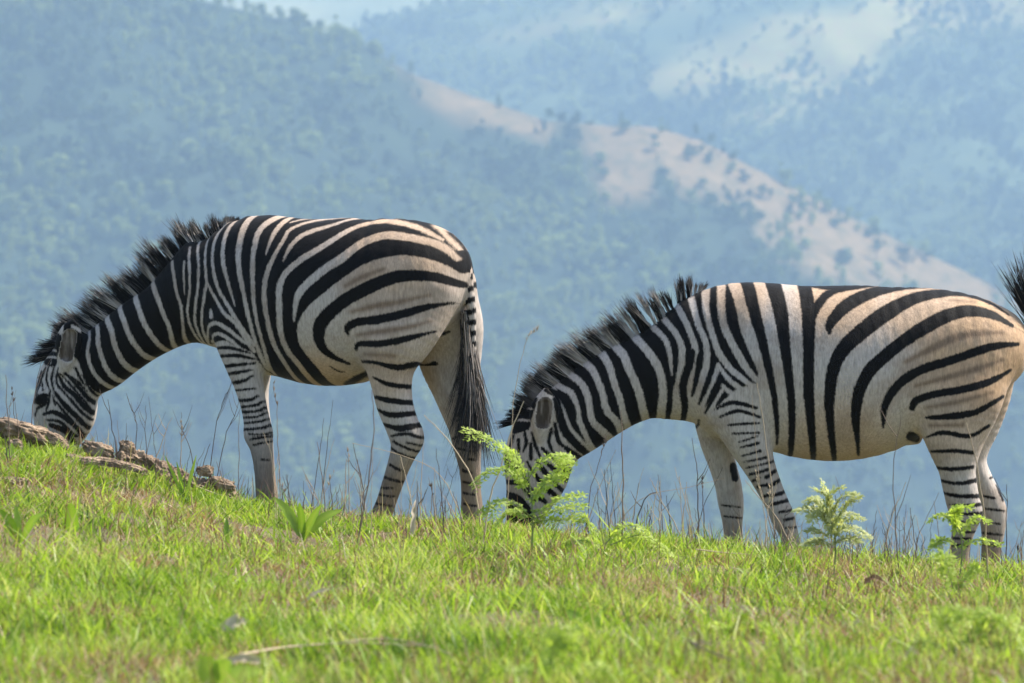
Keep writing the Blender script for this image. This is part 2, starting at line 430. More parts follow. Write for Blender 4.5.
hill_tree("broadleaf_tree", 841, 268, 10, 10, 0.1, 303, "lower rounded tree just left of the tall conical one on the sandy spur", "tree")
bush_px = [(655, 150), (663, 174), (690, 160), (703, 187), (728, 200), (745, 182), (763, 198), (790, 214), (836, 226), (604, 178), (930, 262), (735, 160), (785, 250), (868, 236)]
for k, (px, py) in enumerate(bush_px):
    r = random.Random(k)
    x, y, z = on_hill(px, py)
    V, F, T = crown_mesh(330 + k, r.uniform(3, 8.5), r.uniform(4, 9), r.choice([0, .3]), 160, .8)
    o = mesh_np("hillside_bush", V, F, 4, m_crown, shade=False, attrs={"tint": T})
    o.location = (x, y, float(z_near(np.array([x]), np.array([y]))[0]) - .6)
    tag(o, "small dark bush dotted on the bare sandy face of the spur", "bush", "bushes on the bare sandy spur")

# ------------------------------------------------------------------ the haze in the valley air
m_haze = bpy.data.materials.new("haze_air"); m_haze.use_nodes = True
nt = m_haze.node_tree; nt.nodes.remove(nt.nodes["Principled BSDF"])
pv = N(nt, "ShaderNodeVolumePrincipled"); pv.inputs["Color"].default_value = (0.52, 0.75, 1.0, 1)
pv.inputs["Density"].default_value = 0.00025; pv.inputs["Anisotropy"].default_value = 0.0
nt.links.new(pv.outputs[0], nt.nodes["Material Output"].inputs["Volume"])
x0, x1, y0, y1, z0, z1 = -2600, 2600, -90, 6600, -330, 490
V = [(x, y, z) for z in (z0, z1) for y in (y0, y1) for x in (x0, x1)]
F = [(0, 2, 3, 1), (4, 5, 7, 6), (0, 1, 5, 4), (2, 6, 7, 3), (0, 4, 6, 2), (1, 3, 7, 5)]
tag(mesh_np("haze", V, F, 4, m_haze, shade=False), "pale blue haze filling the valley air", "haze", kind='stuff')

# ------------------------------------------------------------------ zebras
def surface_nets(F, org, h):
    """vertices and quads of the zero surface of a sampled field (negative inside)"""
    ins = F < 0
    c = np.zeros(tuple(s - 1 for s in F.shape), np.uint8)
    for dx in (0, 1):
        for dy in (0, 1):
            for dz in (0, 1):
                c += ins[dx:F.shape[0] - 1 + dx, dy:F.shape[1] - 1 + dy, dz:F.shape[2] - 1 + dz]
    act = (c > 0) & (c < 8)
    I, J, K = np.nonzero(act)
    idx = np.full(act.shape, -1, np.int32); idx[I, J, K] = np.arange(len(I))
    corner = {(a, b, d): F[I + a, J + b, K + d] for a in (0, 1) for b in (0, 1) for d in (0, 1)}
    acc = np.zeros((len(I), 3)); cnt = np.zeros(len(I))
    keys = list(corner)
    for p in keys:
        for q in keys:
            if sum(abs(p[i] - q[i]) for i in range(3)) == 1 and p < q:
                A, B = corner[p], corner[q]; m = (A < 0) != (B < 0)
                t = np.where(m, A / np.where(A - B == 0, 1, A - B), 0)[:, None]
                acc += np.where(m[:, None], np.array(p) + (np.array(q) - np.array(p)) * t, 0); cnt += m
    V = (np.stack([I, J, K], 1) + acc / cnt[:, None]) * h + org
    quads = []
    for ax in range(3):
        sl0 = [slice(1, -1)] * 3; sl1 = [slice(1, -1)] * 3
        sl0[ax] = slice(0, -1); sl1[ax] = slice(1, None)
        m = ins[tuple(sl0)] != ins[tuple(sl1)]; flip = ins[tuple(sl0)][m]
        E = np.stack(np.nonzero(m), 1)
        for k in range(3):
            if k != ax: E[:, k] += 1
        u, v = [(1, 2), (2, 0), (0, 1)][ax]
        o = []
        for du, dv in ((-1, -1), (0, -1), (0, 0), (-1, 0)):
            e = E.copy(); e[:, u] += du; e[:, v] += dv
            o.append(idx[e[:, 0], e[:, 1], e[:, 2]])
        q = np.stack(o, 1); q[~flip] = q[~flip][:, ::-1]; quads.append(q)
    return V, np.concatenate(quads)

def seg_dist(p, A, B, rnA, rnB, rvA, rvB):
    """about the distance to an elliptic tapered capsule; the second axis is the animal's left-right"""
    ab = B - A; L = np.linalg.norm(ab); t = ab / L
    v = np.array([0, 1.0, 0]) - t * t[1]; v /= np.linalg.norm(v); n = np.cross(t, v)
    q = p - A; s = q @ t; h = np.clip(s / L, 0, 1)
    rn = rnA + (rnB - rnA) * h; rv = rvA + (rvB - rvA) * h; rt = np.minimum(rn, rv) * 0.75
    dt = s - h * L; dn = q @ n; dv = q @ v
    a, b_, c = dn / rn, dv / rv, dt / rt
    k = np.sqrt(a * a + b_ * b_ + c * c)
    g = np.sqrt((a / rn) ** 2 + (b_ / rv) ** 2 + (c / rt) ** 2) + 1e-9
    d = k * (k - 1) / g
    return np.where(k < 0.3, -0.7 * np.minimum(rn, rv), d)

def smin(a, b, k):
    h = np.clip(0.5 + 0.5 * (b - a) / k, 0, 1)
    return b + (a - b) * h - k * h * (1 - h)

class Zebra:
    def __init__(self, ox_px, yaw, depth):
        self.th = math.radians(yaw); c, s = math.cos(self.th), math.sin(self.th)
        D = YC + depth
        self.O = np.array([(ox_px - 512) / FPX * D, depth])
        self.ax = np.array([c, -s]); self.bx = np.array([s, c])      # local a (towards the tail) and b (away from the camera), in world x, y
        self.chains = {}
    def loc(self, px, py, b):
        """local (a, b, z) of the point seen at a pixel, b metres off the animal's middle plane"""
        X = (np.asarray(px, float) - 512) / FPX
        ox, oy = self.O
        a = (X * (YC + oy + b * self.bx[1]) - ox - b * self.bx[0]) / (self.ax[0] - X * self.ax[1])
        D = YC + oy + a * self.ax[1] + b * self.bx[1]
        return np.stack([a, a * 0 + b, (341.5 - np.asarray(py, float)) / FPX * D], -1)
    def chain(self, name, rows, b=0.0, sub=4, k=0.05, lo=1):
        """rows: px, py, radius in pixels, sideways radius in metres[, sideways offset]"""
        r = []
        for row in rows:
            bb = row[4] if len(row) > 4 else b
            p = self.loc(row[0], row[1], bb); r.append([*p, row[2] / FPX * YC, row[3]])
        self.chains[name] = (spline(r, sub) if sub > 1 else np.array(r), k)
    def torso(self, rows, k=0.05):
        self.chain('torso', [(px, (t + b) / 2, (b - t) / 2, rv) for px, t, b, rv in rows], 0, 3, k)
    def field(self, pts, name):
        ch = self.chains[name][0]; out = np.full(len(pts), 9.0)
        for i in range(len(ch) - 1):
            out = np.minimum(out, seg_dist(pts, ch[i, :3], ch[i + 1, :3], ch[i, 3], ch[i + 1, 3], ch[i, 4], ch[i + 1, 4]))
        return out
    def build(self, h, carve=()):
        allp = np.concatenate([c[0] for c in self.chains.values()])
        R = np.maximum(allp[:, 3], allp[:, 4])[:, None] + 0.05
        lo = (allp[:, :3] - R).min(0); hi = (allp[:, :3] + R).max(0)
        n = np.ceil((hi - lo) / h).astype(int) + 1
        axs = [lo[i] + np.arange(n[i]) * h for i in range(3)]
        F = np.full(n, 0.5, np.float32)
        for nm, (ch, k) in self.chains.items():
            G = np.full(n, 0.5, np.float32)
            for i in range(len(ch) - 1):
                A, B = ch[i], ch[i + 1]
                d = (B[:3] - A[:3]); t = np.abs(d) / np.linalg.norm(d)
                rr = max(A[3], B[3], A[4], B[4]); rn = max(A[3], B[3]); rv = max(A[4], B[4])
                ext = np.array([rn * (1 - t[0] * .6), rv, rn * (1 - t[2] * .6)]) + 0.06 + np.array([t[0], 0, t[2]]) * min(rn, rv) * .75
                l = np.minimum(A[:3], B[:3]) - ext; u = np.maximum(A[:3], B[:3]) + ext
                s = [slice(max(0, int((l[j] - lo[j]) / h)), min(n[j], int((u[j] - lo[j]) / h) + 2)) for j in range(3)]
                g = np.stack(np.meshgrid(axs[0][s[0]], axs[1][s[1]], axs[2][s[2]], indexing='ij'), -1)
                dd = seg_dist(g.reshape(-1, 3), A[:3], B[:3], A[3], B[3], A[4], B[4]).reshape(g.shape[:3])
                G[s[0], s[1], s[2]] = np.minimum(G[s[0], s[1], s[2]], dd)
            F = smin(F, G, k)
        for A, B, r1, r2, rv in carve:                          # the hollows of the ears
            l = np.minimum(A, B) - .08; u = np.maximum(A, B) + .08
            s = [slice(max(0, int((l[j] - lo[j]) / h)), min(n[j], int((u[j] - lo[j]) / h) + 2)) for j in range(3)]
            g = np.stack(np.meshgrid(axs[0][s[0]], axs[1][s[1]], axs[2][s[2]], indexing='ij'), -1)
            dd = seg_dist(g.reshape(-1, 3), A, B, r1, r2, rv, rv).reshape(g.shape[:3])
            F[s[0], s[1], s[2]] = np.maximum(F[s[0], s[1], s[2]], -dd)
        F[[0, -1]] = .5; F[:, [0, -1]] = .5; F[:, :, [0, -1]] = .5
        self.V, self.Q = surface_nets(F, lo, h)
        # one light smoothing pass over the quads' edges
        V, Q = self.V, self.Q
        for _ in range(2):
            acc = np.zeros_like(V); cnt = np.zeros(len(V))
            for i, j in ((0, 1), (1, 2), (2, 3), (3, 0)):
                np.add.at(acc, Q[:, i], V[Q[:, j]]); np.add.at(cnt, Q[:, i], 1)
                np.add.at(acc, Q[:, j], V[Q[:, i]]); np.add.at(cnt, Q[:, j], 1)
            V = V * .5 + .5 * acc / np.maximum(cnt, 1)[:, None]
        self.V = V
        nrm = np.zeros_like(V)
        fn = np.cross(V[Q[:, 2]] - V[Q[:, 0]], V[Q[:, 3]] - V[Q[:, 1]])
        for i in range(4): np.add.at(nrm, Q[:, i], fn)
        self.Nn = nrm / (np.linalg.norm(nrm, axis=1)[:, None] + 1e-12)
        # depth of the near flank over the side view, for laying the traced stripes on the skin
        m = self.Nn[:, 1] < -0.05
        self.ga, self.gz, g = V[:, 0].min(), V[:, 2].min(), 0.012
        na = int((V[:, 0].max() - self.ga) / g) + 2; nz = int((V[:, 2].max() - self.gz) / g) + 2
        T = np.full((na, nz), 9.0)
        np.minimum.at(T, (((V[m, 0] - self.ga) / g).astype(int), ((V[m, 2] - self.gz) / g).astype(int)), V[m, 1])
        bad = T > 5
        for _ in range(14):
            if not bad.any(): break
            Tp = np.pad(np.where(bad, 0, T), 1); Wp = np.pad((~bad).astype(float), 1)
            s_ = sum(Tp[1 + i:Tp.shape[0] - 1 + i, 1 + j:Tp.shape[1] - 1 + j] for i in (-1, 0, 1) for j in (-1, 0, 1))
            w_ = sum(Wp[1 + i:Wp.shape[0] - 1 + i, 1 + j:Wp.shape[1] - 1 + j] for i in (-1, 0, 1) for j in (-1, 0, 1))
            f = bad & (w_ > 0); T[f] = s_[f] / w_[f]; bad = bad & ~f
        T[bad] = 0; self.T, self.g = T, g
    def side(self, pts):
        """traced pixels -> the skin's own side-view coordinates (a, z), metres"""
        pts = np.asarray(pts, float); b = np.full(len(pts), -0.1)
        for _ in range(5):
            L = np.stack([self.loc(p[0], p[1], bb) for p, bb in zip(pts, b)])
            i = np.clip(((L[:, 0] - self.ga) / self.g).astype(int), 0, self.T.shape[0] - 1)
            j = np.clip(((L[:, 2] - self.gz) / self.g).astype(int), 0, self.T.shape[1] - 1)
            b = 0.5 * b + 0.5 * self.T[i, j]
        return L[:, [0, 2]]
    def side_at(self, pts, b):
        return self.loc(np.array([p[0] for p in pts]), np.array([p[1] for p in pts]), b)[:, [0, 2]]

def stroke_field(P2, path, width):
    """signed distance (positive inside) of points to a stripe of varying width; only near it, else -0.03"""
    out = np.full(len(P2), -0.03)
    pw = spline(np.column_stack([path, width]), 4)
    w = pw[:, 2].max() / 2 + 0.03
    lo = pw[:, :2].min(0) - w; hi = pw[:, :2].max(0) + w
    k = np.nonzero(((P2 > lo) & (P2 < hi)).all(1))[0]
    if not len(k): return out
    q = P2[k]; best = np.full(len(k), -0.03)
    for i in range(len(pw) - 1):
        A, B = pw[i, :2], pw[i + 1, :2]; e = B - A; L2 = e @ e + 1e-12
        t = np.clip(((q - A) @ e) / L2, 0, 1)
        d = np.hypot(*(q - A - t[:, None] * e).T)
        best = np.maximum(best, (pw[i, 2] + (pw[i + 1, 2] - pw[i, 2]) * t) / 2 - d)
    out[k] = best; return out

PXM = YC / FPX
HEADW = 1.0
def paint(z, P2, ops, conv):
    """stripes painted in order: ('K'|'W', pixels, widths) or ('KP', polygon)"""
    f = np.full(len(P2), -0.03)
    for op in ops:
        if op[0] == 'KP':
            f = np.maximum(f, np.clip(poly_sd(conv(op[1]), P2[:, 0], P2[:, 1]), -.03, .03)); continue
        w = np.asarray(op[2] if isinstance(op[2], (list, tuple)) else [op[2]], float)
        w = np.interp(np.linspace(0, 1, len(op[1])), np.linspace(0, 1, len(w)), w) * PXM
        s = stroke_field(P2, conv(op[1]), w)
        f = np.maximum(f, s) if op[0] == 'K' else np.minimum(f, -s)
    return f

# fur: a threshold on the stripe distance, hairy at the edges
def fur_mat():
    m, nt, b = new_mat("zebra_coat")
    tc = N(nt, "ShaderNodeTexCoord")
    st = N(nt, "ShaderNodeAttribute", attribute_name="stripe"); sh = N(nt, "ShaderNodeAttribute", attribute_name="shade_stripe")
    wc = N(nt, "ShaderNodeAttribute", attribute_name="coat_white"); kc = N(nt, "ShaderNodeAttribute", attribute_name="coat_dark")
    mp = N(nt, "ShaderNodeMapping"); mp.inputs["Scale"].default_value = (1, 1, 0.22); nt.links.new(tc.outputs["Object"], mp.inputs[0])
    n1 = N(nt, "ShaderNodeTexNoise", inp={"Scale": 230.0, "Detail": 3.0}); nt.links.new(mp.outputs[0], n1.inputs[0])
    n2 = N(nt, "ShaderNodeTexNoise", inp={"Scale": 38.0, "Detail": 4.0}); nt.links.new(tc.outputs["Object"], n2.inputs[0])
    a1 = N(nt, "ShaderNodeMath", operation='MULTIPLY_ADD', inp={1: 0.013, 2: -0.0065}); nt.links.new(n1.outputs[0], a1.inputs[0])
    a2 = N(nt, "ShaderNodeMath", operation='MULTIPLY_ADD', inp={1: 0.007, 2: -0.0035}); nt.links.new(n2.outputs[0], a2.inputs[0])
    s1 = N(nt, "ShaderNodeMath", operation='ADD'); nt.links.new(st.outputs["Fac"], s1.inputs[0]); nt.links.new(a1.outputs[0], s1.inputs[1])
    s2 = N(nt, "ShaderNodeMath", operation='ADD'); nt.links.new(s1.outputs[0], s2.inputs[0]); nt.links.new(a2.outputs[0], s2.inputs[1])
    mr = N(nt, "ShaderNodeMapRange", interpolation_type='SMOOTHSTEP', inp={"From Min": -0.0042, "From Max": 0.0042}); nt.links.new(s2.outputs[0], mr.inputs[0])
    s3 = N(nt, "ShaderNodeMath", operation='ADD'); nt.links.new(sh.outputs["Fac"], s3.inputs[0]); nt.links.new(a2.outputs[0], s3.inputs[1])
    mr2 = N(nt, "ShaderNodeMapRange", interpolation_type='SMOOTHSTEP', inp={"From Min": -0.011, "From Max": 0.012, "To Max": 0.95}); nt.links.new(s3.outputs[0], mr2.inputs[0])
    br = N(nt, "ShaderNodeMixRGB", inp={2: (0.20, 0.135, 0.09, 1)}); nt.links.new(mr2.outputs[0], br.inputs[0]); nt.links.new(wc.outputs["Color"], br.inputs[1])
    n3 = N(nt, "ShaderNodeTexNoise", inp={"Scale": 120.0, "Detail": 5.0, "Roughness": 0.7}); nt.links.new(mp.outputs[0], n3.inputs[0])
    rv = N(nt, "ShaderNodeMapRange", inp={"From Min": .3, "From Max": .7, "To Min": 0.66, "To Max": 1.2}); nt.links.new(n3.outputs[0], rv.inputs[0])
    ml = N(nt, "ShaderNodeMixRGB", blend_type='MULTIPLY', inp={0: 1.0}); nt.links.new(br.outputs[0], ml.inputs[1]); nt.links.new(rv.outputs[0], ml.inputs[2])
    mx = N(nt, "ShaderNodeMixRGB"); nt.links.new(mr.outputs[0], mx.inputs[0]); nt.links.new(ml.outputs[0], mx.inputs[1]); nt.links.new(kc.outputs["Color"], mx.inputs[2])
    nt.links.new(mx.outputs[0], b.inputs["Base Color"])
    b.inputs["Roughness"].default_value = 0.65; b.inputs["Specular IOR Level"].default_value = 0.08
    b.inputs["Sheen Weight"].default_value = 0.05; b.inputs["Sheen Roughness"].default_value = 0.4
    n4 = N(nt, "ShaderNodeTexNoise", inp={"Scale": 14.0, "Detail": 2.0}); nt.links.new(tc.outputs["Object"], n4.inputs[0])
    b1 = N(nt, "ShaderNodeBump", inp={"Strength": 0.25, "Distance": 0.02}); nt.links.new(n4.outputs[0], b1.inputs["Height"])
    b2 = N(nt, "ShaderNodeBump", inp={"Strength": 0.5, "Distance": 0.004}); nt.links.new(n3.outputs[0], b2.inputs["Height"]); nt.links.new(b1.outputs[0], b2.inputs["Normal"])
    nt.links.new(b2.outputs[0], b.inputs["Normal"])
    return m
m_fur = fur_mat()
m_hair, nt, b = new_mat("mane_hair")
at = N(nt, "ShaderNodeAttribute", attribute_name="hair"); nt.links.new(at.outputs["Color"], b.inputs["Base Color"])
b.inputs["Roughness"].default_value = 0.5; b.inputs["Specular IOR Level"].default_value = 0.3
tr = N(nt, "ShaderNodeBsdfTranslucent"); nt.links.new(at.outputs["Color"], tr.inputs[0])
mx = N(nt, "ShaderNodeMixShader", inp={0: 0.22}); nt.links.new(b.outputs[0], mx.inputs[1]); nt.links.new(tr.outputs[0], mx.inputs[2])
nt.links.new(mx.outputs[0], nt.nodes["Material Output"].inputs[0])
m_eye, nt, b = new_mat("eye"); b.inputs["Base Color"].default_value = (0.008, 0.006, 0.005, 1); b.inputs["Roughness"].default_value = 0.08

def strands(roots, dirs, length, r0, colf, bend, seed, seg=4):
    """tapered hairs: verts, tris-as-quads, colours; dirs unit, bend is a vector added along the length"""
    r = np.random.default_rng(seed); n = len(roots)
    t = np.linspace(0, 1, seg + 1)
    c = roots[:, None, :] + dirs[:, None, :] * (length[:, None] * t)[:, :, None] + bend[:, None, :] * (length[:, None] * t ** 2)[:, :, None]
    side = np.cross(dirs, r.normal(size=(n, 3))); side /= np.linalg.norm(side, axis=1)[:, None] + 1e-9
    up = np.cross(dirs, side)
    rad = r0 * (1 - t) ** .7 + 0.0003
    ring = []
    for k in range(3):
        an = k * 2.094
        ring.append(side * math.cos(an) + up * math.sin(an))
    ring = np.stack(ring, 1)                                           # n,3,3
    V = c[:, :, None, :] + ring[:, None, :, :] * rad[None, :, None, None]
    V = V.reshape(-1, 3)
    base = (np.arange(n) * (seg + 1) * 3)[:, None, None]
    s = (np.arange(seg) * 3)[None, :, None]; k = np.arange(3)[None, None, :]
    k2 = (k + 1) % 3
    F = np.stack([base + s + k, base + s + k2, base + s + 3 + k2, base + s + 3 + k], -1).reshape(-1, 4)
    col = np.repeat(colf(t), 3, axis=1).reshape(-1, 3)
    return V, F, col

def finish_zebra(z, name, label, ops, brown, far_ops, mane, tuft, eye, ear_in, tail_dock, tan, hoof_z, coat_white, leg_start, seed):
    r = np.random.default_rng(seed)
    V, Nn = z.V, z.Nn
    P2 = V[:, [0, 2]]
    f = paint(z, P2, ops, z.side)
    sh = paint(z, P2, brown, z.side)
    fields = {k: z.field(V, k) for k in z.chains if k.startswith(('near', 'far')) or k == 'tail'}
    body = np.minimum(z.field(V, 'torso'), 9)
    low = smooth(0, .05, leg_start - V[:, 2])
    isfar = (np.minimum(fields['far_fore'], fields['far_hind']) < np.minimum(np.minimum(fields['near_fore'], fields['near_hind']), body)) & (V[:, 1] > 0.0)
    isnear = (np.minimum(fields['near_fore'], fields['near_hind']) < body) & (V[:, 1] <= 0)
    # the far legs: their own marks on the inner face, bands outside
    ff = np.full(len(V), -0.03)
    for op in far_ops:
        w = np.full(len(op[1]), op[2] * PXM, float)
        ff = np.maximum(ff, stroke_field(P2, z.side_at(op[1], op[3]), w))
    bands = 0.011 * np.sin(V[:, 2] * 2 * math.pi / 0.062 + 1.5 * np.sin(V[:, 0] * 14)) - 0.002
    fl = np.where(Nn[:, 1] < 0.35, ff, bands)
    fl_mix = isfar & (V[:, 2] < leg_start)
    f = np.where(fl_mix, fl, f)
    inner = isnear & (Nn[:, 1] > 0.3) & (V[:, 2] < leg_start - .03)
    f = np.where(inner, -0.02, f); sh = np.where(inner | fl_mix, -0.03, sh)
    # belly midline and inner thighs stay pale
    # tail dock bars
    td = fields['tail']; istail = (td < body - 0.004) & (td < 0.012) & (td < fields['near_hind']) & (td < fields['far_hind'])
    ch = z.chains['tail'][0]
    along = np.argmin(((V[istail][:, None, :] - ch[None, :, :3]) ** 2).sum(2), 1) if istail.any() else np.zeros(0)
    if istail.any():
        dd = np.linalg.norm(V[istail] - ch[0, :3], axis=1)
        f[istail] = 0.006 * np.sin(dd * 2 * math.pi / 0.042) + 0.0005; sh[istail] = -0.03
    # slow colour: tan on the upper quarters, dirt on the lower legs, dark muzzle and ear hollows
    n = fbm(V[:, 0] * 9 + V[:, 1] * 5, V[:, 2] * 9, 3, seed)
    white = np.tile(np.array(coat_white), (len(V), 1))
    tanm = np.zeros(len(V))
    for (px, py, rad, amt) in tan:
        c = z.side([(px, py)])[0]
        tanm = np.maximum(tanm, amt * smooth(rad, rad * .35, np.hypot(P2[:, 0] - c[0], P2[:, 1] - c[1])))
    tanm = (tanm * (.95 + .6 * n))[:, None].clip(0, 1)
    white = white * (1 - tanm) + np.array([.50, .325, .19]) * tanm
    blot = (smooth(.46, .72, fbm(V[:, 0] * 6 + 9, V[:, 2] * 8, 4, seed + 3)) * .45)[:, None]
    white = white * (1 - blot) + np.array([.27, .20, .145]) * blot
    dirt = (smooth(leg_start - .12, hoof_z + .12, V[:, 2]) * (.6 + .9 * n))[:, None].clip(0, .92)
    white = white * (1 - dirt) + np.array([.19, .135, .09]) * dirt
    dark = np.tile(np.array([.0055, .0048, .0048]), (len(V), 1))
    dark = dark * (1 - .4 * dirt) + np.array([.05, .035, .025]) * .4 * dirt
    for (A, rr) in ear_in:
        m = np.linalg.norm((V - A[0]) - np.clip(((V - A[0]) @ (A[1] - A[0])) / ((A[1] - A[0]) @ (A[1] - A[0])), 0, 1)[:, None] * (A[1] - A[0]), axis=1) < rr
        m &= Nn[:, 1] * A[2] < 0.1
        wgt = np.where(m, .35 + 1.1 * fbm(V[:, 0] * 110, V[:, 2] * 18, 2, 4), 0).clip(0, 1)[:, None]
        white = white * (1 - wgt) + np.array([.075, .058, .045]) * wgt; f = np.where(m, -0.03, f)
    hoof = V[:, 2] < hoof_z + .05 + .012 * n
    f = np.where(hoof, .03, f); dark[hoof] = (.035, .03, .027)
    c, s = math.cos(z.th), math.sin(z.th)
    base = (float(z.O[0]), float(z.O[1]), float(hoof_z))
    t = empty("zebra", base, -z.th)
    tag(t, label, "zebra", "zebras grazing on the ridge")
    off = np.array([0, 0, hoof_z])
    mesh_np("body", V - off, z.Q, 4, m_fur, t, True, {"stripe": f, "shade_stripe": sh, "coat_white": white, "coat_dark": dark})
    # mane: tufts of stiff hair along the crest
    cr = spline(np.array([(m[0], m[1], m[2], m[3], m[4]) for m in mane]), 30)   # root px, py, tip dx, dy, spike length spread
    Nh = 4200
    u = r.random(Nh); nt_ = 58
    u = (np.floor(u * nt_) + .5 + np.clip(r.normal(0, .30, Nh), -.62, .62)) / nt_
    u = np.sort(u.clip(0, 1)) * (len(cr) - 1.001); i = u.astype(int); fr = (u - i)[:, None]
    row = cr[i] * (1 - fr) + cr[i + 1] * fr
    tuftn = (u / (len(cr) - 1) * nt_).astype(int); wth = smooth(.52, .80, u / (len(cr) - 1))
    jt = r.normal(size=(80, 3)); jl = r.uniform(.72, 1.12, 80)
    b0 = r.normal(0, .011, Nh)
    root = z.loc(row[:, 0], row[:, 1], 0.0); root[:, 1] = b0
    row[:, 2:4] *= 0.74
    tip = z.loc(row[:, 0] + row[:, 2], row[:, 1] + row[:, 3], 0.0)
    L = np.linalg.norm(tip - z.loc(row[:, 0], row[:, 1], 0.0), axis=1)
    d = (tip - z.loc(row[:, 0], row[:, 1], 0.0)) / L[:, None]
    for _ in range(4):                                          # let every hair grow out of the skin
        fd = np.minimum(np.minimum(z.field(root, 'neck'), z.field(root, 'head')), z.field(root, 'torso'))
        root = root - d * np.clip(fd + .008, 0, .05)[:, None]
    root -= d * 0.012
    ul = u / (len(cr) - 1)
    cen = (tuftn + .5) / nt_ * (len(cr) - 1); pull = ((cen - u) / (len(cr) - 1) * nt_) * wth * 1.15   # the hairs of a tuft meet at its tip
    alongc = np.gradient(np.stack([cr[:, 0], cr[:, 1]], 1), axis=0); alongc /= np.linalg.norm(alongc, axis=1)[:, None]
    al = alongc[np.clip(cen.astype(int), 0, len(cr) - 1)]
    d = d + (pull * .32)[:, None] * np.stack([al[:, 0], al[:, 0] * 0, -al[:, 1]], 1) + r.normal(0, .06, (Nh, 3)) * (1 - .55 * wth)[:, None] + jt[tuftn] * row[:, 4][:, None] * np.array([.5, .55, .5]); d[:, 1] += b0 * 7
    d /= np.linalg.norm(d, axis=1)[:, None]
    L = (L + .018) * jl[tuftn] * r.uniform(.7, 1.08, Nh)
    rootf = paint(z, np.stack([root[:, 0], root[:, 2]], 1) + 0 * d[:, [0, 2]] - d[:, [0, 2]] * .02, ops, z.side)
    wh = 1.15 * smooth(.003, -.003, rootf + r.normal(0, .002, Nh)) * smooth(.10, .30, ul)
    def colf(tt):
        w = wh[:, None] * smooth(.95, .5, tt)[None, :]
        w = np.maximum(w, (0.30 * smooth(.15, .4, tt) * smooth(.95, .6, tt))[None, :] * (r.random(Nh) < .10)[:, None])
        return w[:, :, None] * np.array([.56, .51, .46]) + (1 - w[:, :, None]) * np.array([.008, .0065, .0065])
    bend = r.normal(0, .07, (Nh, 3)) + np.array([-.10, 0, .04])
    Vh, Fh, col = strands(root, d, L, .0017, colf, bend, seed)
    mesh_np("mane", Vh - off, Fh, 4, m_hair, t, True, {"hair": col})
    # tail hair
    tv, tf, tcol = tuft(z, r)
    mesh_np("tail_tuft", tv - off, tf, 4, m_hair, t, True, {"hair": tcol})
    if eye:
        for sgn in (-1, 1):
            c0 = z.loc(eye[0], eye[1], -eye[2]); c0 = c0 * np.array([1, -sgn * -1, 1]) if sgn < 0 else c0 * np.array([1, -1, 1])
            a, bb = np.meshgrid(np.linspace(0, math.pi, 9), np.linspace(0, 2 * math.pi, 14)[:-1], indexing='ij')
            sp = np.stack([np.sin(a) * np.cos(bb) * .021, np.sin(a) * np.sin(bb) * .014, np.cos(a) * .017], -1).reshape(-1, 3) + c0
            nf = [(p * 13 + q, p * 13 + (q + 1) % 13, (p + 1) * 13 + (q + 1) % 13, (p + 1) * 13 + q) for p in range(8) for q in range(13)]
            mesh_np("eye", sp - off, nf, 4, m_eye, t)
    return t

# ---- the left zebra, turned a little away so that its rump and tail show
z1 = Zebra(335, 19, 0.0)
z1.torso([(212, 266, 352, .12), (230, 234, 364, .165), (255, 215, 372, .20), (290, 217.5, 378, .245), (325, 219, 386, .27), (360, 217, 380, .262),
          (395, 217, 352, .245), (422, 222, 338, .225), (435, 229, 330, .19), (443, 240, 322, .15)])
z1.chain('neck', [(208, 291, 54, .13), (186, 303, 43, .115), (165, 316, 35, .10), (141, 330, 33, .095), (119, 346, 32, .092), (101, 360, 32, .09), (84, 366, 33, .085), (78, 366, 33, .08)], k=.07)
z1.chain('head', [(75, 362, 27, .08), (68, 378, 31, .088), (66, 398, 34, .10), (63.5, 416, 34, .092), (57, 438, 25, .068), (51, 456, 18, .055), (47, 470, 16, .055), (45, 478, 10, .045)], k=.035)
z1.chain('near_fore', [(238, 318, 30, .07), (242, 345, 26, .075), (245, 367, 19, .068), (249, 385, 15, .058), (253.5, 405, 13, .052), (257, 422, 13.4, .052), (258.5, 434, 15, .056), (261.5, 448, 11.6, .044),
                       (264, 470, 10, .036), (265, 500, 9.4, .034), (265, 516, 12, .043), (262, 530, 11, .04), (258, 542, 13.5, .05), (256, 548, 14, .055)], b=-.13, k=.05)
z1.chain('far_fore', [(246, 320, 28, .07), (252, 345, 22, .07), (257, 367, 15.5, .06), (257, 390, 12, .05), (258, 415, 12, .048), (260, 433, 13, .05), (264, 455, 10, .04), (267, 480, 9, .035),
                      (269, 508, 10.5, .04), (267, 520, 10, .04), (263, 533, 13, .05), (262, 538, 13.5, .052)], b=.13, k=.05)
z1.chain('near_hind', [(415, 285, 42, .10, -.09), (402, 315, 45, .12, -.12), (393, 342, 38, .115), (390.5, 364, 26, .095), (391.5, 383, 20.5, .078), (394.5, 403, 18.5, .065), (401.5, 424, 17, .056),
                       (407, 438, 17.5, .056), (403.5, 452, 13.4, .05), (398.5, 466, 11.4, .043), (392, 485, 10.4, .038), (386, 503, 10, .037), (380, 520, 11.5, .044), (376, 532, 12.5, .046), (371, 543, 11, .042), (363, 556, 14, .053), (361, 561, 14, .055)], b=-.145, k=.05)
z1.chain('far_hind', [(440, 290, 36, .10, .09), (446, 325, 38, .12, .12), (449, 350, 34, .11), (451, 368, 30, .095), (455.5, 392, 22.5, .08), (460, 408, 20, .068), (465, 427, 17, .056),
                      (467, 440, 16, .053), (468, 452, 13.5, .048), (470, 468, 11, .042), (471, 490, 10, .038), (472, 512, 11.5, .042), (470, 524, 11, .042), (464, 538, 13.5, .052), (463, 542, 14, .054)], b=.145, k=.05)
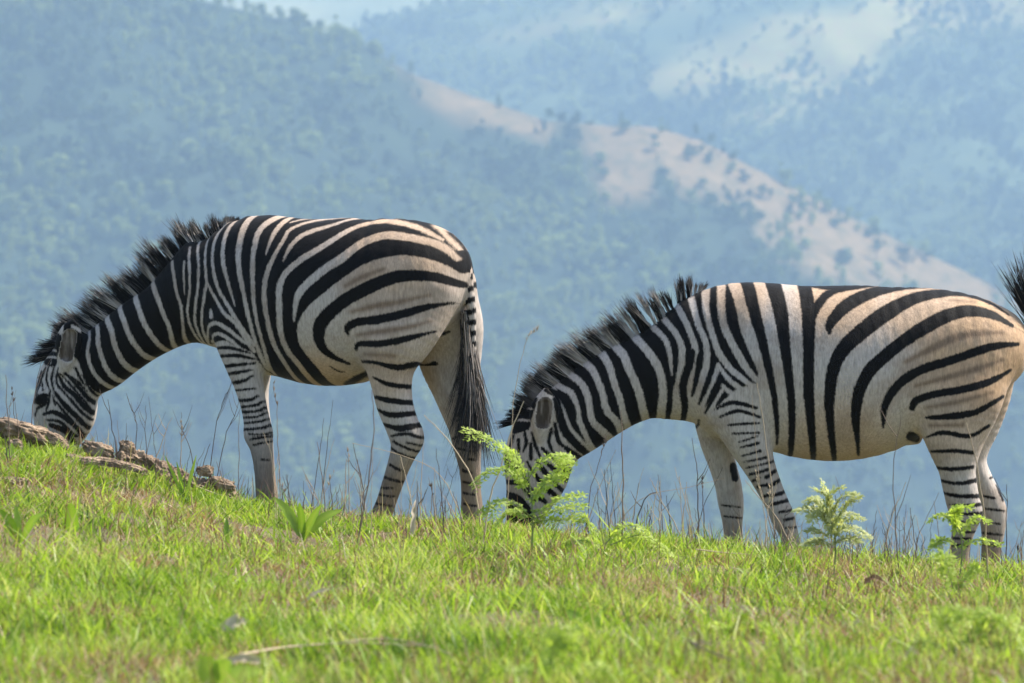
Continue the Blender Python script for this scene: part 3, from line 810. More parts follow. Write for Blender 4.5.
z1.chain('tail', [(449, 239, 6, .024), (459, 252, 7, .026), (465, 267, 6.5, .025), (468, 286, 5.5, .022), (471, 306, 5, .019), (472, 325, 4.5, .017), (472, 350, 4, .015)], k=.014)
def ear(z, name, rows, b, wall):
    z.chain(name, [(*q, .030, b) for q in rows], k=.012, sub=3)
z1.chain('near_ear', [(64, 372, 6, .03, -.075), (66, 362, 9.5, .03, -.088), (67.5, 350, 14.2, .028, -.096), (70, 337, 14.2, .025, -.10), (72, 326, 9.5, .016, -.10), (73, 320.5, 3, .008, -.10)], k=.014, sub=3)
z1.chain('far_ear', [(63, 371, 6.5, .03, .075), (62, 360, 9.5, .026, .088), (61, 347, 11.5, .022, .096), (61, 334, 11, .02, .10), (62, 324, 6.5, .014, .10)], k=.014, sub=3)
z1.chain('brow', [(43, 394, 5, .03, -.065), (40, 400, 5, .03, -.07)], k=.03, sub=1)
z1.chain('far_brow', [(43, 394, 5, .03, .065), (40, 400, 5, .03, .07)], k=.03, sub=1)
def ear_hole(z, p0, p1, b0, b1, r0, r1):
    return (z.loc(*p0, b0), z.loc(*p1, b1), r0, r1, 0.021)
e1 = ear_hole(z1, (66.5, 358), (70.5, 333), -.120, -.127, .031, .030)
z1.build(0.0062, [e1])

K, W = 'K', 'W'
ops1 = [
 ('KP', [(66, 343), (76, 364), (82.5, 379), (91, 392), (102, 400), (112, 405), (150, 378), (185, 360), (198, 356), (204, 352), (210, 345), (213, 343), (225, 342), (238, 346), (253, 353), (262, 366), (268, 380), (300, 400),
         (338, 388), (322, 366), (309, 350), (303.6, 338), (304.7, 323), (313.5, 310), (329, 296.7), (346, 282.6), (369, 268.5), (395.6, 261.5), (418.4, 262.4), (441, 268.5), (455, 275), (475, 270), (478, 240),
         (420, 190), (240, 180), (150, 220), (60, 300)]),
 # neck
 (W, [(171, 262), (173.3, 274), (176.6, 291.5), (181, 307), (182.5, 324.5), (184.3, 340), (186, 352)], [4, 4, 3.6, 3.4, 3.6, 4.4, 6]),
 (W, [(151, 277), (156.8, 296), (162.3, 311.3), (169, 326.7), (171.5, 340), (173.5, 356)], [6.5, 5, 4.6, 4.4, 5]),
 (W, [(132, 291), (138, 307), (143.6, 322.3), (151.3, 335.5), (160, 346.5), (172, 357)], [6, 5.4, 5]),
 (W, [(116, 301), (122.7, 318), (128.2, 333.3), (136, 346.5), (145.8, 356.4), (160, 365)], [6, 5.6, 5.4, 7]),
 (W, [(102, 310), (110.7, 329), (115, 346.5), (121.6, 359.7), (129.3, 368.5), (140, 377)], [6, 5.6, 5.6, 8]),
 (W, [(82, 318), (96.8, 328.6), (98, 344), (102.3, 359), (110, 374.7), (126, 387)], [5, 5, 5, 6]),
 (W, [(72, 326), (87, 335), (87.4, 353), (91.3, 368), (100, 381), (116, 393)], [3, 4, 4, 5]),
 (W, [(70, 350), (76, 364), (82.5, 379), (91.3, 392), (106, 402)], [3, 4, 5]),
 # shoulder
 (W, [(184, 262), (184, 277), (185, 294.5)], [2.4, 2.4, 1]),
 (W, [(189.6, 248), (189.6, 272.5), (189.6, 292), (187.4, 312), (191.8, 329.7), (199.5, 343), (204, 352)], 3),
 (W, [(198, 240), (198.8, 266), (198, 288), (195.7, 305.5), (195, 321), (200.5, 338.5), (208, 351)], 3),
 (W, [(209, 232), (205.4, 257), (206.7, 281), (205, 294.5), (202.3, 314), (202.7, 329.7), (208.5, 346)], [3, 3.2, 3]),
 (W, [(206.7, 281), (213.7, 294.5), (222.5, 310), (233.5, 321), (242.3, 332), (254, 351)], [2, 3.6, 4, 4.4]),
 (W, [(231, 217), (218, 233), (212.6, 252.7), (213.7, 270), (220.3, 292), (231.3, 310), (242.3, 327.5), (254, 345)], [4, 3.4, 3.4, 4, 4]),
 (W, [(238, 213), (228, 228.6), (223.6, 244), (223.6, 263.7), (229, 283.5), (235.7, 306.5)], [5, 4.4, 4.6, 4.2, 1]),
 (W, [(256, 210), (244.5, 226.4), (239.7, 244), (239, 263.7), (243.4, 288), (247.8, 310), (253.3, 332), (260, 354), (268, 370)], [8, 7, 6, 5.5, 5, 4, 4, 4]),
 (W, [(282, 212), (260.8, 228.6), (254.4, 250.5), (253.3, 274.7), (254.6, 299), (257.7, 321), (265, 350), (274, 374)], [8, 6.5, 5.6, 5, 4, 4, 4]),
 (W, [(286, 219), (274, 233), (266.3, 254)], [6, 5, 1.6]),
 (W, [(372, 213), (350, 215.5), (318, 220), (291.5, 228.6), (282.7, 241.8), (274, 257), (267.4, 274.7), (265, 294.5), (268.5, 321), (275, 345), (285, 363), (302, 384)], [2, 2.5, 3, 4, 4.5, 5, 5.5, 5.5, 5.5, 5, 5.5]),
 (W, [(320, 216.5), (305, 218), (290, 222)], [1.5, 2, 1.5]),
 (W, [(372, 213.5), (350, 219), (329, 226), (304.7, 234), (291.5, 246), (284, 261)], [2, 2.5, 3.5, 5, 5, 1.6]),
 (W, [(443, 240), (420, 229), (399, 222.8), (381.5, 221), (360.4, 225.5), (343, 233.4), (322, 247), (302.5, 259), (287, 272.5), (280.5, 288), (280.5, 310), (281.6, 332), (288, 350), (300, 366), (316, 386)],
     [2, 4, 4.5, 4.5, 4.5, 5.5, 6, 6.5, 6.5, 7, 7, 6.5, 6, 6.5, 7]),
 (W, [(456, 259), (443, 247.5), (425.4, 241), (399, 236), (381.5, 236), (360.4, 244), (343, 258), (327, 268), (311.3, 281), (299, 295.5), (294.8, 321)], [4, 6, 6.5, 7.5, 8, 8.5, 9, 8.5, 8, 7, 2]),
 (W, [(462, 280), (441, 269), (418.4, 262.6), (395.6, 261.5), (369, 268.5), (346.4, 282.6), (329, 296.7), (313.5, 310), (304.7, 323), (303.6, 338.5), (309, 350), (321, 366), (337, 386)],
     [8, 10, 11, 11.5, 11.5, 11, 11, 11, 11, 11, 10, 9, 9]),
 (W, [(425, 221), (443, 233), (459, 249)], [1.5, 3.5, 3]),
 (K, [(430, 219), (446, 230), (461, 246), (470, 262)], [2, 2.5, 2]),
 (W, [(211.5, 310), (212, 316)], [3, 5.5]),
 (W, [(209, 350), (208, 330), (216, 323), (229, 329.7), (246, 343)], [3, 3, 4, 4, 3]),
 (W, [(211, 342), (218, 333.5), (231, 340), (240, 348)], [3, 3.6, 3]),
 (W, [(214, 348), (224.7, 342.5), (238, 350)], [3, 3.6, 3]),
 # haunch
 (K, [(460, 284.5), (439.5, 278), (418.4, 275.6), (395.6, 277.3), (372.7, 286), (346.4, 300), (325.4, 318), (319.5, 331), (321.5, 344.7), (331, 355.4), (349, 364)], [7, 9, 11, 12.5, 13, 13, 13.5, 12.5, 10.5, 7, 2.5]),
 (K, [(452, 303), (429, 306.6), (405.5, 313.4), (382, 319), (358.6, 322), (348, 328), (349, 336)], [2, 6, 8.5, 9, 8, 7, 1.5]),
 (K, [(356.6, 349), (360.5, 344), (382, 343.7), (405.5, 339), (434, 331.5)], [4, 5.5, 7, 6.5, 2]),
 (K, [(362.5, 361.5), (378, 363), (397.7, 367.5), (415, 364)], [3, 4, 6, 5.5]),
 (K, [(374, 377), (388, 383.8), (411, 386.7)], [2.5, 5, 5]),
 (K, [(376, 397), (393.8, 401), (413, 403)], [4, 6, 5]),
 (K, [(377.5, 409.5), (391.7, 415), (417, 413)], [3, 6, 5]),
 (K, [(383, 424), (400.5, 428.3), (420, 425)], [3, 6.5, 6]),
 (K, [(391.7, 436), (407, 433.8), (424, 438)], [2.5, 3.5, 3]),
 (K, [(394, 441.5), (407, 448), (417, 451.4)], 3), (K, [(407, 442.6), (422, 446)], 2.5),
 (K, [(387.3, 444.8), (400.5, 453.6), (414, 458)], [2, 3, 2.5]), (K, [(390.6, 464.6), (402, 471)], [3, 3]),
 (K, [(385, 477), (401, 482)], [3, 3]), (K, [(381, 487.6), (392, 488)], 2.5), (K, [(378, 494), (393, 496.5)], 2.5), (K, [(376, 503), (391, 506)], 2.5),
 # belly
 (K, [(342, 386), (356.6, 378), (367, 372)], [4, 5, 4]), (K, [(330, 366), (337, 371), (345, 372)], [1.5, 2, 1]),
 # near foreleg
 (K, [(216, 349), (229.8, 347.8), (250, 353)], [2, 4, 2]), (K, [(219, 358), (234.8, 355.5), (255, 359)], [2.4, 4, 2]), (K, [(221.5, 368.6), (237.3, 365), (254.7, 363)], [3, 4, 2]),
 (K, [(226, 377.5), (239.7, 372.3), (252, 370)], [3, 3.6, 2]), (K, [(230, 385.5), (241, 381.8), (252, 376)], [3, 4, 2.5]), (K, [(234, 392.4), (255, 388.5)], [2, 2.5]),
 (K, [(237.5, 398.5), (247, 400.4), (257, 396)], [2.5, 3.6, 2.5]), (K, [(241, 407), (252, 406), (262, 402)], 3), (K, [(244, 411.5), (254.7, 411.5), (263, 408)], 3.2),
 (K, [(243, 417), (254.7, 417), (267, 412)], 2.5), (K, [(246, 423.4), (257, 422), (268, 418.4)], 2.6), (K, [(247, 429.6), (259.7, 428.3), (270, 424.6)], 3), (K, [(250, 434), (262, 434.6), (272, 432)], 2.2),
 (K, [(251, 439.5), (262, 437.5), (273, 435.8)], 2.6), (K, [(254, 445), (273, 440.8)], 2.2), (K, [(262, 459.5), (268, 460)], 2.2),
]
head1 = [
 (K, [(57, 372), (64, 386), (74, 394.5), (84.7, 407.7), (97, 418)], [3, 4, 4.6, 4.6, 3]), (K, [(55, 393), (65, 405.5), (76, 416.5), (88, 429)], [3, 4.6, 4.8, 4]),
 (K, [(65, 373.6), (76, 384.6), (86, 396.7), (99, 411)], [3, 3.6, 4, 3]), (K, [(43, 414.5), (53, 412), (62.7, 416.5), (76, 427.5), (83, 438)], [3, 4, 5, 4.6, 4]),
 (K, [(50, 425), (65, 431), (72, 442)], [4, 6, 5]), (K, [(70, 376), (80, 384), (86, 391)], [2, 2.6, 1.6]), (K, [(75, 368), (80, 378), (84, 385)], [2.6, 3, 1.6]),
 (K, [(48.5, 366), (46, 379), (49.6, 390)], [2, 2.6, 1.6]), (K, [(44.5, 368), (39.5, 382), (36, 396)], [2.6, 3.2, 2.4]), (K, [(53.6, 368), (51.5, 379), (53.4, 391)], [2, 2.8, 2]), (K, [(40, 372), (36, 386), (33, 402)], [3, 4, 4]), (K, [(41, 381), (43, 390)], [2, 2]), (K, [(50, 390), (49, 402), (46, 410)], [2, 3, 2.4]), (K, [(53, 396), (55, 405)], [2.4, 2]),
 (K, [(36, 401), (41, 400), (46, 399)], [6, 9, 5]), (K, [(34, 401), (41, 396.5), (48, 395)], [4, 5, 2]), (K, [(36, 409), (44, 404.5), (50, 401)], [3, 3, 1.6]), (K, [(34, 415), (37, 408)], [3, 2.5]),
 (K, [(40, 446), (55, 452), (70, 456)], [5, 6, 5]), (K, [(40, 458), (60, 462)], [8, 8]), (K, [(40, 470), (60, 472)], [20, 20]),

 (K, [(60, 374), (72, 387), (82, 399), (93, 413)], [2, 2.6, 2.6, 2]), (K, [(57, 384), (69, 398), (80, 411), (93, 423)], [2, 2.6, 2.8, 2]), (K, [(83, 375), (90, 389), (99, 401)], [2, 3, 2]), (K, [(56, 402), (67, 415), (80, 430)], [2.4, 3, 2.4]),
 (K, [(46, 420), (60, 422), (75, 436)], [2, 3, 3]), (K, [(57.5, 368), (56, 377), (58, 388)], [1.8, 2.2, 1.6]),
 (W, [(54, 337), (53, 350), (50, 364)], 0.1),
]
ops1 += [('KP', [(40, 362), (44, 345), (57, 333), (66, 336), (60, 350), (55, 367), (47, 366)]), ('W', [(36, 350), (46, 349), (56, 351)], [2, 2.4, 2]), ('W', [(40, 360), (50, 357), (56, 358)], [1.6, 2, 1.6])]
ops1 += [(k, p, [v * 1.2 for v in (w if isinstance(w, list) else [w, w])]) for k, p, w in head1]
brown1 = [(K, [(346, 286), (365, 276), (385, 269)], [4, 6, 3]), (K, [(352, 312), (375, 306), (395, 303), (430, 295)], [3, 6, 6, 2]), (K, [(358, 335), (385, 331), (410, 327), (430, 321)], [3, 6, 5, 2]), (K, [(365, 354), (395, 356)], [3, 4])]
far1 = [(K, [(462, 482), (471, 484)], 2.5, .1), (K, [(462, 493), (474, 495)], 2.5, .1), (K, [(463, 504), (475, 506)], 2.5, .1), (K, [(456, 448), (470, 451)], 2, .1), (K, [(452, 439), (459, 436)], 2.4, .1), (K, [(468, 459), (473, 460)], 2.5, .1), (K, [(462, 470), (470, 473)], 3, .1)]
mane1 = [(45, 360, -29, 14, .10), (44, 350, -30, 8, .10), (48, 341, -28, -3, .10), (57, 335, -22, -12, .09), (70, 331, -26, -20, .08), (84, 330, -30, -23, .07), (97, 323, -30, -24, .08), (109.5, 315.7, -31, -26, .08),
         (121.6, 306, -31, -27, .10), (136, 296, -28, -32, .12), (153.5, 283, -25, -35, .14), (171, 267, -22, -36, .18), (184, 254, -19, -34, .20), (196, 243, -13, -30, .20), (209, 233, -8, -25, .18), (222, 224, -1, -18, .16), (235, 215, 5, -11, .14), (246, 212, 4, -4, .1)]
def tuft1(z, r):
    n = 1500
    k = r.random(n)
    root = z.loc(465.5 + 5 * k + r.normal(0, 1.5, n), 310 + 62 * k ** 1.3, 0.0); root[:, 1] += r.normal(0, .012, n)
    tx = r.normal(0, 1, n)
    L = (60 + 62 * r.random(n)) * PXM * (1.05 - .15 * k)
    tip = z.loc(479 + tx * 7, 432 + r.normal(0, 5, n), 0.0)
    d = tip - root; d[:, 1] = r.normal(0, .028, n); d /= np.linalg.norm(d, axis=1)[:, None]
    g = r.random(n); right = tx > .2
    pal = np.where(((g < .62) & right)[:, None], np.array([.36, .31, .27]), np.where((g < .36)[:, None], np.array([.30, .24, .19]), np.array([.014, .012, .013])))
    def colf(t):
        w = smooth(.95, .5, t)[None, :, None]
        return pal[:, None, :] * w + np.array([.016, .014, .014]) * (1 - w)
    bend = np.stack([r.normal(-.10, .07, n), r.normal(0, .06, n), np.zeros(n)], 1)
    return strands(root, d, L, .0017, colf, bend, 5)
ear_p = [((z1.loc(67, 354, -.1), z1.loc(70.5, 337, -.108), 1), .034)]
zeb1 = finish_zebra(z1, "zebra", "zebra with its rump and hanging tail turned to us, muzzle down behind the earth bank", ops1, brown1, far1, mane1, tuft1, (41, 400, .070), ear_p, None,
             [(400, 235, .40, .55), (300, 222, .30, .4), (250, 215, .18, .35), (400, 320, .3, .25), (385, 375, .16, .35), (330, 385, .2, .45)], -.83 - .02, (.44, .39, .35), float(z1.loc(300, 366, 0)[2]), 11)

# ---- the right zebra, square to us, tail swung up at the frame's edge
z2 = Zebra(850, 2, 0.18)
z2.torso([(688, 330, 424, .115), (708, 294, 438, .165), (735, 282, 443, .20), (770, 282, 447, .24), (805, 284.5, 459, .265), (840, 284.5, 462, .28), (875, 283.5, 454, .272), (910, 284.5, 434, .255),
          (945, 288, 416, .24), (980, 298, 400, .215), (1001, 313, 388, .165), (1007, 326, 378, .13)])
z2.chain('neck', [(702, 364, 58, .135), (672, 371, 51, .12), (645, 377, 43, .11), (622, 386, 41, .10), (600, 399, 40, .098), (579, 414, 39, .095), (560, 426, 38, .09), (551, 428, 37, .085)], k=.07)
z2.chain('head', [(551, 424, 30, .082), (543, 438, 33, .092), (539, 457, 35, .102), (536, 478, 32, .092), (529, 500, 24, .07), (524, 520, 18.5, .056), (519, 534, 16, .055), (517, 541, 10, .045)], k=.035)
z2.chain('near_fore', [(742, 385, 40, .08), (742, 410, 36, .085), (748, 436, 25, .08), (755, 456, 18.5, .068), (763, 474, 14.8, .058), (771, 491, 12.8, .053), (778, 506, 12, .052), (783, 518, 12, .05), (789, 534, 9.6, .04),
                       (795, 556, 9.2, .036), (800, 574, 11, .042), (800, 586, 10.5, .042), (797, 597, 13, .05), (796, 602, 13.5, .053)], b=-.13, k=.05)
z2.chain('far_fore', [(722, 400, 30, .08), (718, 425, 24, .08), (716.5, 442, 17, .065), (722, 463, 14.2, .056), (728, 484, 13.6, .053), (730.5, 500, 13.4, .052), (732, 512, 12, .048), (733, 528, 9.8, .04), (735.5, 552, 9.2, .036),
                      (738, 572, 11, .042), (737, 583, 10.5, .042), (733, 594, 13, .05), (732, 599, 13.5, .052)], b=.13, k=.05)
z2.chain('near_hind', [(970, 345, 42, .10, -.08), (964, 375, 45, .12, -.12), (958, 402, 43, .118), (955, 426, 36, .10), (955, 446, 27.5, .088), (957, 468, 19, .072), (959, 482, 17.5, .064), (963, 502, 16.8, .058), (966, 513, 16.6, .055),
                       (963.5, 530, 12, .045), (960, 547, 10, .04), (957.5, 570, 10, .038), (955, 588, 11.5, .044), (951, 600, 11, .042), (945, 610, 13.5, .052), (943, 616, 14, .055)], b=-.145, k=.05)
z2.chain('far_hind', [(975, 355, 40, .10, .08), (975, 390, 38, .11, .12), (975, 420, 28, .10), (973, 445, 18, .085), (973, 463, 14, .07), (982, 484, 13, .058), (990, 503, 14.5, .054), (993, 515, 14.5, .052), (993, 532, 12, .046),
                      (991, 552, 10, .04), (990, 575, 10, .038), (989, 590, 11.5, .043), (984, 602, 13.5, .05), (983, 607, 14, .053)], b=.145, k=.05)
z2.chain('tail', [(1004, 316, 6, .024), (1012, 322, 7, .025), (1019, 333, 7.5, .025), (1025, 343, 6.5, .022), (1033, 344, 6, .02), (1039, 335, 5.5, .018), (1041, 324, 4.5, .016)], k=.018)
z2.chain('near_ear', [(540, 438, 6, .03, -.078), (541, 429, 9.5, .03, -.09), (543, 417, 14.2, .028, -.098), (545.5, 405, 14.2, .025, -.102), (546, 395.5, 8.5, .016, -.102), (546, 389, 3, .008, -.102)], k=.014, sub=3)
z2.chain('far_ear', [(539, 437, 6.5, .03, .078), (537, 426, 9.5, .026, .09), (536, 414, 11.5, .022, .098), (536, 402, 10.5, .02, .102), (537, 394.5, 6, .014, .102)], k=.014, sub=3)
z2.chain('sheath', [(903, 434, 5, .03, 0), (912, 438, 5, .03, 0), (918, 440, 4, .024, 0)], k=.03, sub=2)
e2 = ear_hole(z2, (543, 424), (545.5, 404), -.122, -.129, .031, .029)
z2.build(0.0062, [e2])
ops2 = [
 ('KP', [(552, 376), (562, 406), (570, 429), (578, 438), (589, 452), (600, 475), (640, 445), (660, 428), (674, 434), (680, 436), (686, 425), (690, 412), (698, 411), (703, 417), (711, 413), (722, 402), (736, 389), (757, 383), (759, 372), (752, 348), (743, 323),
         (739, 300), (733, 270), (640, 290), (560, 350)]),
 (W, [(647, 320), (654, 328), (663, 337), (668.8, 349), (672, 375)], [6, 6, 5.5, 5, 1.5]),
 (W, [(630, 329), (636, 338), (648, 351.5), (659, 369), (663, 389), (662, 406.5), (660, 424)], [8, 8, 8, 8, 8, 8, 9]),
 (W, [(608, 336), (613, 343), (623.7, 356), (630, 371), (638, 389), (642.4, 406.5), (647, 424)], [9, 9, 8, 8, 7.6, 8]),
 (W, [(594, 345), (602, 354), (609.5, 367), (613.8, 382), (620.4, 400), (623.7, 415), (630, 434)], [8, 8, 7, 6.5, 6, 8]),
 (W, [(575, 353), (582, 360), (593, 371), (601.8, 391), (607, 411), (617, 422), (622, 436)], [8, 7.4, 7, 6.6, 6.6, 7]),
 (W, [(560, 367), (568.8, 373.5), (582, 384.5), (588.6, 400), (592, 419.7), (601.8, 430.7), (614, 442)], [7, 7, 7, 6.4, 7, 8]),
 (W, [(552, 380), (560, 386.7), (571, 393), (576.5, 406.5), (579.8, 422), (590, 444), (598, 456)], [6, 6, 6, 6, 5, 6]),
 (W, [(553, 392), (562, 409), (570, 429), (578, 438), (591, 453)], [4, 4.6, 5, 5.6]),
 (W, [(658, 312), (664, 319), (675, 332.5), (681.8, 348), (681, 370), (677.4, 392), (677, 410), (674, 428)], [6, 6, 6, 6.4, 7, 8.5, 10, 12]),
 (W, [(675, 303), (679.6, 310.5), (688.4, 328), (695, 348), (694, 370), (688, 392), (692, 412), (690, 424)], [5, 6, 6, 6, 7, 9, 10, 9]),
 (W, [(689, 293), (691.7, 299.6), (698, 323.7), (706, 343.5), (706, 365.5), (698, 389.7), (692, 404), (688, 418)], [7, 7, 6, 6, 6.4, 7.6, 11, 14]),
 (W, [(706, 283), (706, 288.6), (706, 310.5), (712.5, 334.7), (720, 354.5), (732, 370), (752, 386)], [9, 8.5, 7, 6, 6.4, 6, 5]),
 (W, [(721, 280), (721.3, 288.6), (721.3, 310.5), (725.7, 330), (736.7, 352), (747.7, 370), (759, 383)], [9, 8.5, 8, 7.4, 7.4, 6.4, 5]),
 (W, [(733, 276), (735.5, 286), (740, 303), (744.5, 326), (753.5, 349), (762, 369), (768, 386)], [14, 13, 10, 9.5, 10, 9, 8]),
 (W, [(717.5, 365), (716, 373), (708, 390), (701, 405), (697, 418)], [5, 5, 5.5, 8, 13]), (W, [(724, 388), (717, 398), (709, 410), (704, 421)], [3, 4, 9, 13]),
 (W, [(718, 364), (728, 378.7), (743, 390), (756, 397)], [3, 4.6, 4.6, 3]), (W, [(722, 385.5), (732, 393.5), (750, 400.7)], [3.6, 4, 3]),
 (K, [(692, 352), (690, 362), (683, 386), (685, 407), (682, 424), (679, 433)], [7, 8, 8, 7, 5, 3]), (K, [(700, 356), (697, 376), (692, 396)], [7, 6, 3]), (K, [(714, 362), (707, 384), (699, 404)], [6, 6, 2.5]), (K, [(722, 378), (714, 396), (705, 413)], [5, 5, 2]),
 # torso
 (K, [(744, 278), (747.6, 284), (753.4, 308), (762, 340), (769.5, 372.5), (774, 396), (777, 426), (777, 444)], [13, 13, 12.5, 10, 7.6, 6.5, 5, 2.5]),
 (K, [(772, 279), (774, 286), (781, 314), (785.6, 352), (790, 387), (792, 416.4), (791, 450), (790, 458)], [16, 16, 14.5, 10.5, 8.5, 7.4, 6, 3]),
 (K, [(802, 280), (804.7, 287.6), (808.5, 314), (808.5, 352), (808.5, 387), (810.5, 419), (813, 450), (814, 462)], [13, 14, 14, 11.5, 11, 9, 7, 4]),
 (K, [(800, 283), (830, 287.5), (860, 284)], [4, 6, 3]), (K, [(812, 318), (818, 305), (828, 294), (844, 288.5), (888, 283.5), (940, 284)], [8, 9, 8, 6.5, 4.5, 2]),
 (K, [(829, 333), (830.7, 323), (847, 305), (873, 292.5), (897, 287.4), (922.7, 286), (950, 286.6)], [4, 10, 13.5, 11, 8, 5, 2]),
 (K, [(835, 464), (833.7, 452), (830.7, 428), (829.3, 399), (834, 366.6), (846, 346), (868, 326.5), (886, 313.5), (909.6, 300.3), (936, 293.7), (962, 293.7), (988.7, 302), (1009, 315)], [4, 6, 8, 10.5, 13, 15, 16, 16, 12.5, 9.5, 6, 4, 2]),
 (K, [(858.6, 455), (857.5, 440), (855.6, 416.4), (858.6, 393), (869, 371.6), (886, 355), (907, 338.6), (928, 325.4), (949, 315), (970, 311), (991, 314.5), (1012, 325.4)], [3, 5, 9.5, 12, 13, 13, 13, 14, 13.5, 12, 9, 4]),
 (K, [(883, 427), (885, 405), (899, 384), (922.7, 369), (949, 361), (975.5, 351.8), (994, 346.5), (1018, 344)], [3, 8, 9.5, 9.5, 9, 9, 8, 4]),
 (K, [(912, 407.5), (916, 400.5), (936, 394), (962, 389.5), (988.7, 382), (1011, 370)], [7, 8, 7.4, 8, 7.4, 3]),
 (K, [(926, 417.7), (949, 416.4), (975.5, 412), (1003, 396.6)], [3, 7, 6.5, 4]),
 (K, [(927, 437), (938, 433), (949, 433), (970, 436), (989, 425.6)], [2, 4.6, 5, 5, 3]),
 (K, [(932, 451.5), (956, 451), (973, 453)], [3, 4.4, 4]), (K, [(936, 468), (953, 469), (973, 467)], [3, 4.4, 4]), (K, [(939, 480.5), (958.6, 483.4), (975.5, 480.5)], [3, 4, 5]),
 (K, [(943, 493), (958.6, 496), (979.5, 493.7)], [3, 4, 5]), (K, [(950, 505), (966.5, 505.8), (982, 504)], [2, 4, 4]), (K, [(958, 513.8), (983, 513.5)], [2, 4.4]), (K, [(955, 522), (981, 521)], [2, 3]), (K, [(959, 532), (975, 532)], 3), (K, [(954, 538), (970, 539)], 3), (K, [(953, 545), (967, 546)], 4),
 (K, [(911, 436), (917, 439)], [10, 8]),
 # chest and near foreleg
 (K, [(687, 433), (697, 427.5), (699, 420)], [2.5, 3, 2.4]), (K, [(682, 437), (689, 431)], [2, 2]),
 (K, [(717, 408.5), (732.8, 402.5), (757, 408)], [2.6, 4.6, 3]), (K, [(720, 417), (738, 410.8), (760, 417)], [2.6, 4, 2.6]), (K, [(728, 425), (742, 424), (759, 423)], [2, 3, 2.6]),
 (K, [(732, 433.6), (759, 432.6)], [2, 2.6]), (K, [(739, 442), (757, 436.5)], [2, 2.4]), (K, [(741, 447.4), (758.5, 443)], [2, 3]), (K, [(742, 455.8), (760, 451)], [2, 3]), (K, [(744, 461.8), (766, 457.6)], [2, 2.8]), (K, [(746, 468), (773, 461.6)], [2, 2.6]),
 (K, [(750, 474.5), (768, 469.5)], [3, 3.6]), (K, [(766, 477.6), (775, 471)], 4), (K, [(769, 487), (782, 478.4)], 4), (K, [(758, 487), (767, 484.6)], 3.4), (K, [(753, 481), (760, 478)], 3), (K, [(770, 496.4), (784, 492)], 4), (K, [(764, 497), (769, 494)], 3), (K, [(770, 504.5), (789, 500)], 4), (K, [(779, 512), (793, 510)], 3), (K, [(784, 520), (794.5, 518)], 3), (K, [(786, 528), (796, 527)], 2.6),
]
head2 = [
 (K, [(556, 400), (562.5, 425), (571, 439), (588, 455)], [6, 7, 7, 6]), (K, [(547, 390), (564.7, 398.6), (572.4, 411.8), (574.6, 427)], [5, 6.5, 7, 2]), (K, [(555, 424), (558, 440), (563, 446)], [3, 4, 3]), (K, [(551.5, 429), (549, 442.5), (554, 454)], [2.6, 3, 2]),
 (K, [(566, 448), (580, 458)], [4, 4.6]), (K, [(567, 461.5), (583, 465)], [4, 4]), (K, [(564, 466.7), (575, 474)], [4, 4]), (K, [(562, 477.7), (574, 485)], 4), (K, [(555, 484), (564, 492)], 4), (K, [(548, 489), (557, 497)], 4), (K, [(536, 492), (545, 502)], 4),
 (K, [(524, 426), (526, 442.5), (523, 452)], [2, 3, 2]), (K, [(518.6, 440), (518.6, 452)], 3), (K, [(530.7, 444), (531, 459)], 3), (K, [(531.8, 433), (536, 447), (541, 459)], [2, 3.2, 2]), (K, [(542, 448), (549, 456)], 3), (K, [(513, 436), (509, 450), (505, 462)], [3, 3, 3]),
 (K, [(545, 462), (556, 471), (563, 478)], [3, 4, 3]), (K, [(540, 468), (552, 480)], [3, 4]), (K, [(533, 472), (543, 484)], [3, 4]), (K, [(504, 469), (512, 466), (518, 466)], [7, 9, 4]), (K, [(506, 482), (520, 484), (534, 500)], [4, 4.4, 4]), (K, [(506, 494), (520, 500), (530, 512)], [6, 6, 5]), (K, [(508, 512), (530, 522)], [14, 14]), (K, [(510, 532), (528, 538)], [22, 22]),

 (K, [(548, 452), (560, 466), (570, 478)], [2, 2.8, 2.4]), (K, [(536, 460), (548, 474), (560, 488)], [2, 2.8, 2.4]), (K, [(527, 462), (538, 480), (550, 494)], [2, 2.8, 2.4]), (K, [(520, 466), (530, 488), (540, 500)], [2.4, 3, 2.4]), (K, [(513, 455), (511, 464), (516, 476)], [2, 3, 2]),
]
ops2 += [('KP', [(500, 432), (508, 408), (530, 393), (538, 398), (533, 415), (529, 430), (515, 434)]), ('W', [(500, 424), (515, 420), (530, 421)], [1.6, 2.4, 2]), ('W', [(503, 412), (518, 408), (532, 409)], [1.6, 2, 1.6])]
ops2 += [(k, p, [v * 1.25 for v in (w if isinstance(w, list) else [w, w])]) for k, p, w in head2]
brown2 = [(K, [(905, 362), (936, 346.5), (957, 337), (982, 333), (1004, 333)], [4, 8, 8, 6, 3]), (K, [(916, 386), (949, 376.8), (980.8, 367.6), (1003, 359.7)], [3, 6, 6, 3]), (K, [(926, 407.5), (957, 402), (993, 392)], [3, 5, 3]), (K, [(930, 425.6), (962, 425)], [3, 4]), (K, [(950, 300), (975, 302)], [2, 3])]
far2 = [(K, [(983, 496), (994, 498)], 2.5, .11), (K, [(981, 508), (1004, 511)], 2.5, .11), (K, [(982, 533), (1002, 535)], 2.5, .11), (K, [(983, 544), (1000, 546)], 2.5, .11), (K, [(722, 505), (740, 507)], 2, .11), (K, [(724, 516), (741, 518)], 2, .11), (K, [(733, 466), (735, 478)], 7.5, .11), (K, [(998, 486), (1003, 500)], 4, .11), (K, [(985, 522), (1000, 524)], 2, .11), (K, [(990, 478), (1000, 476)], 2, .11)]
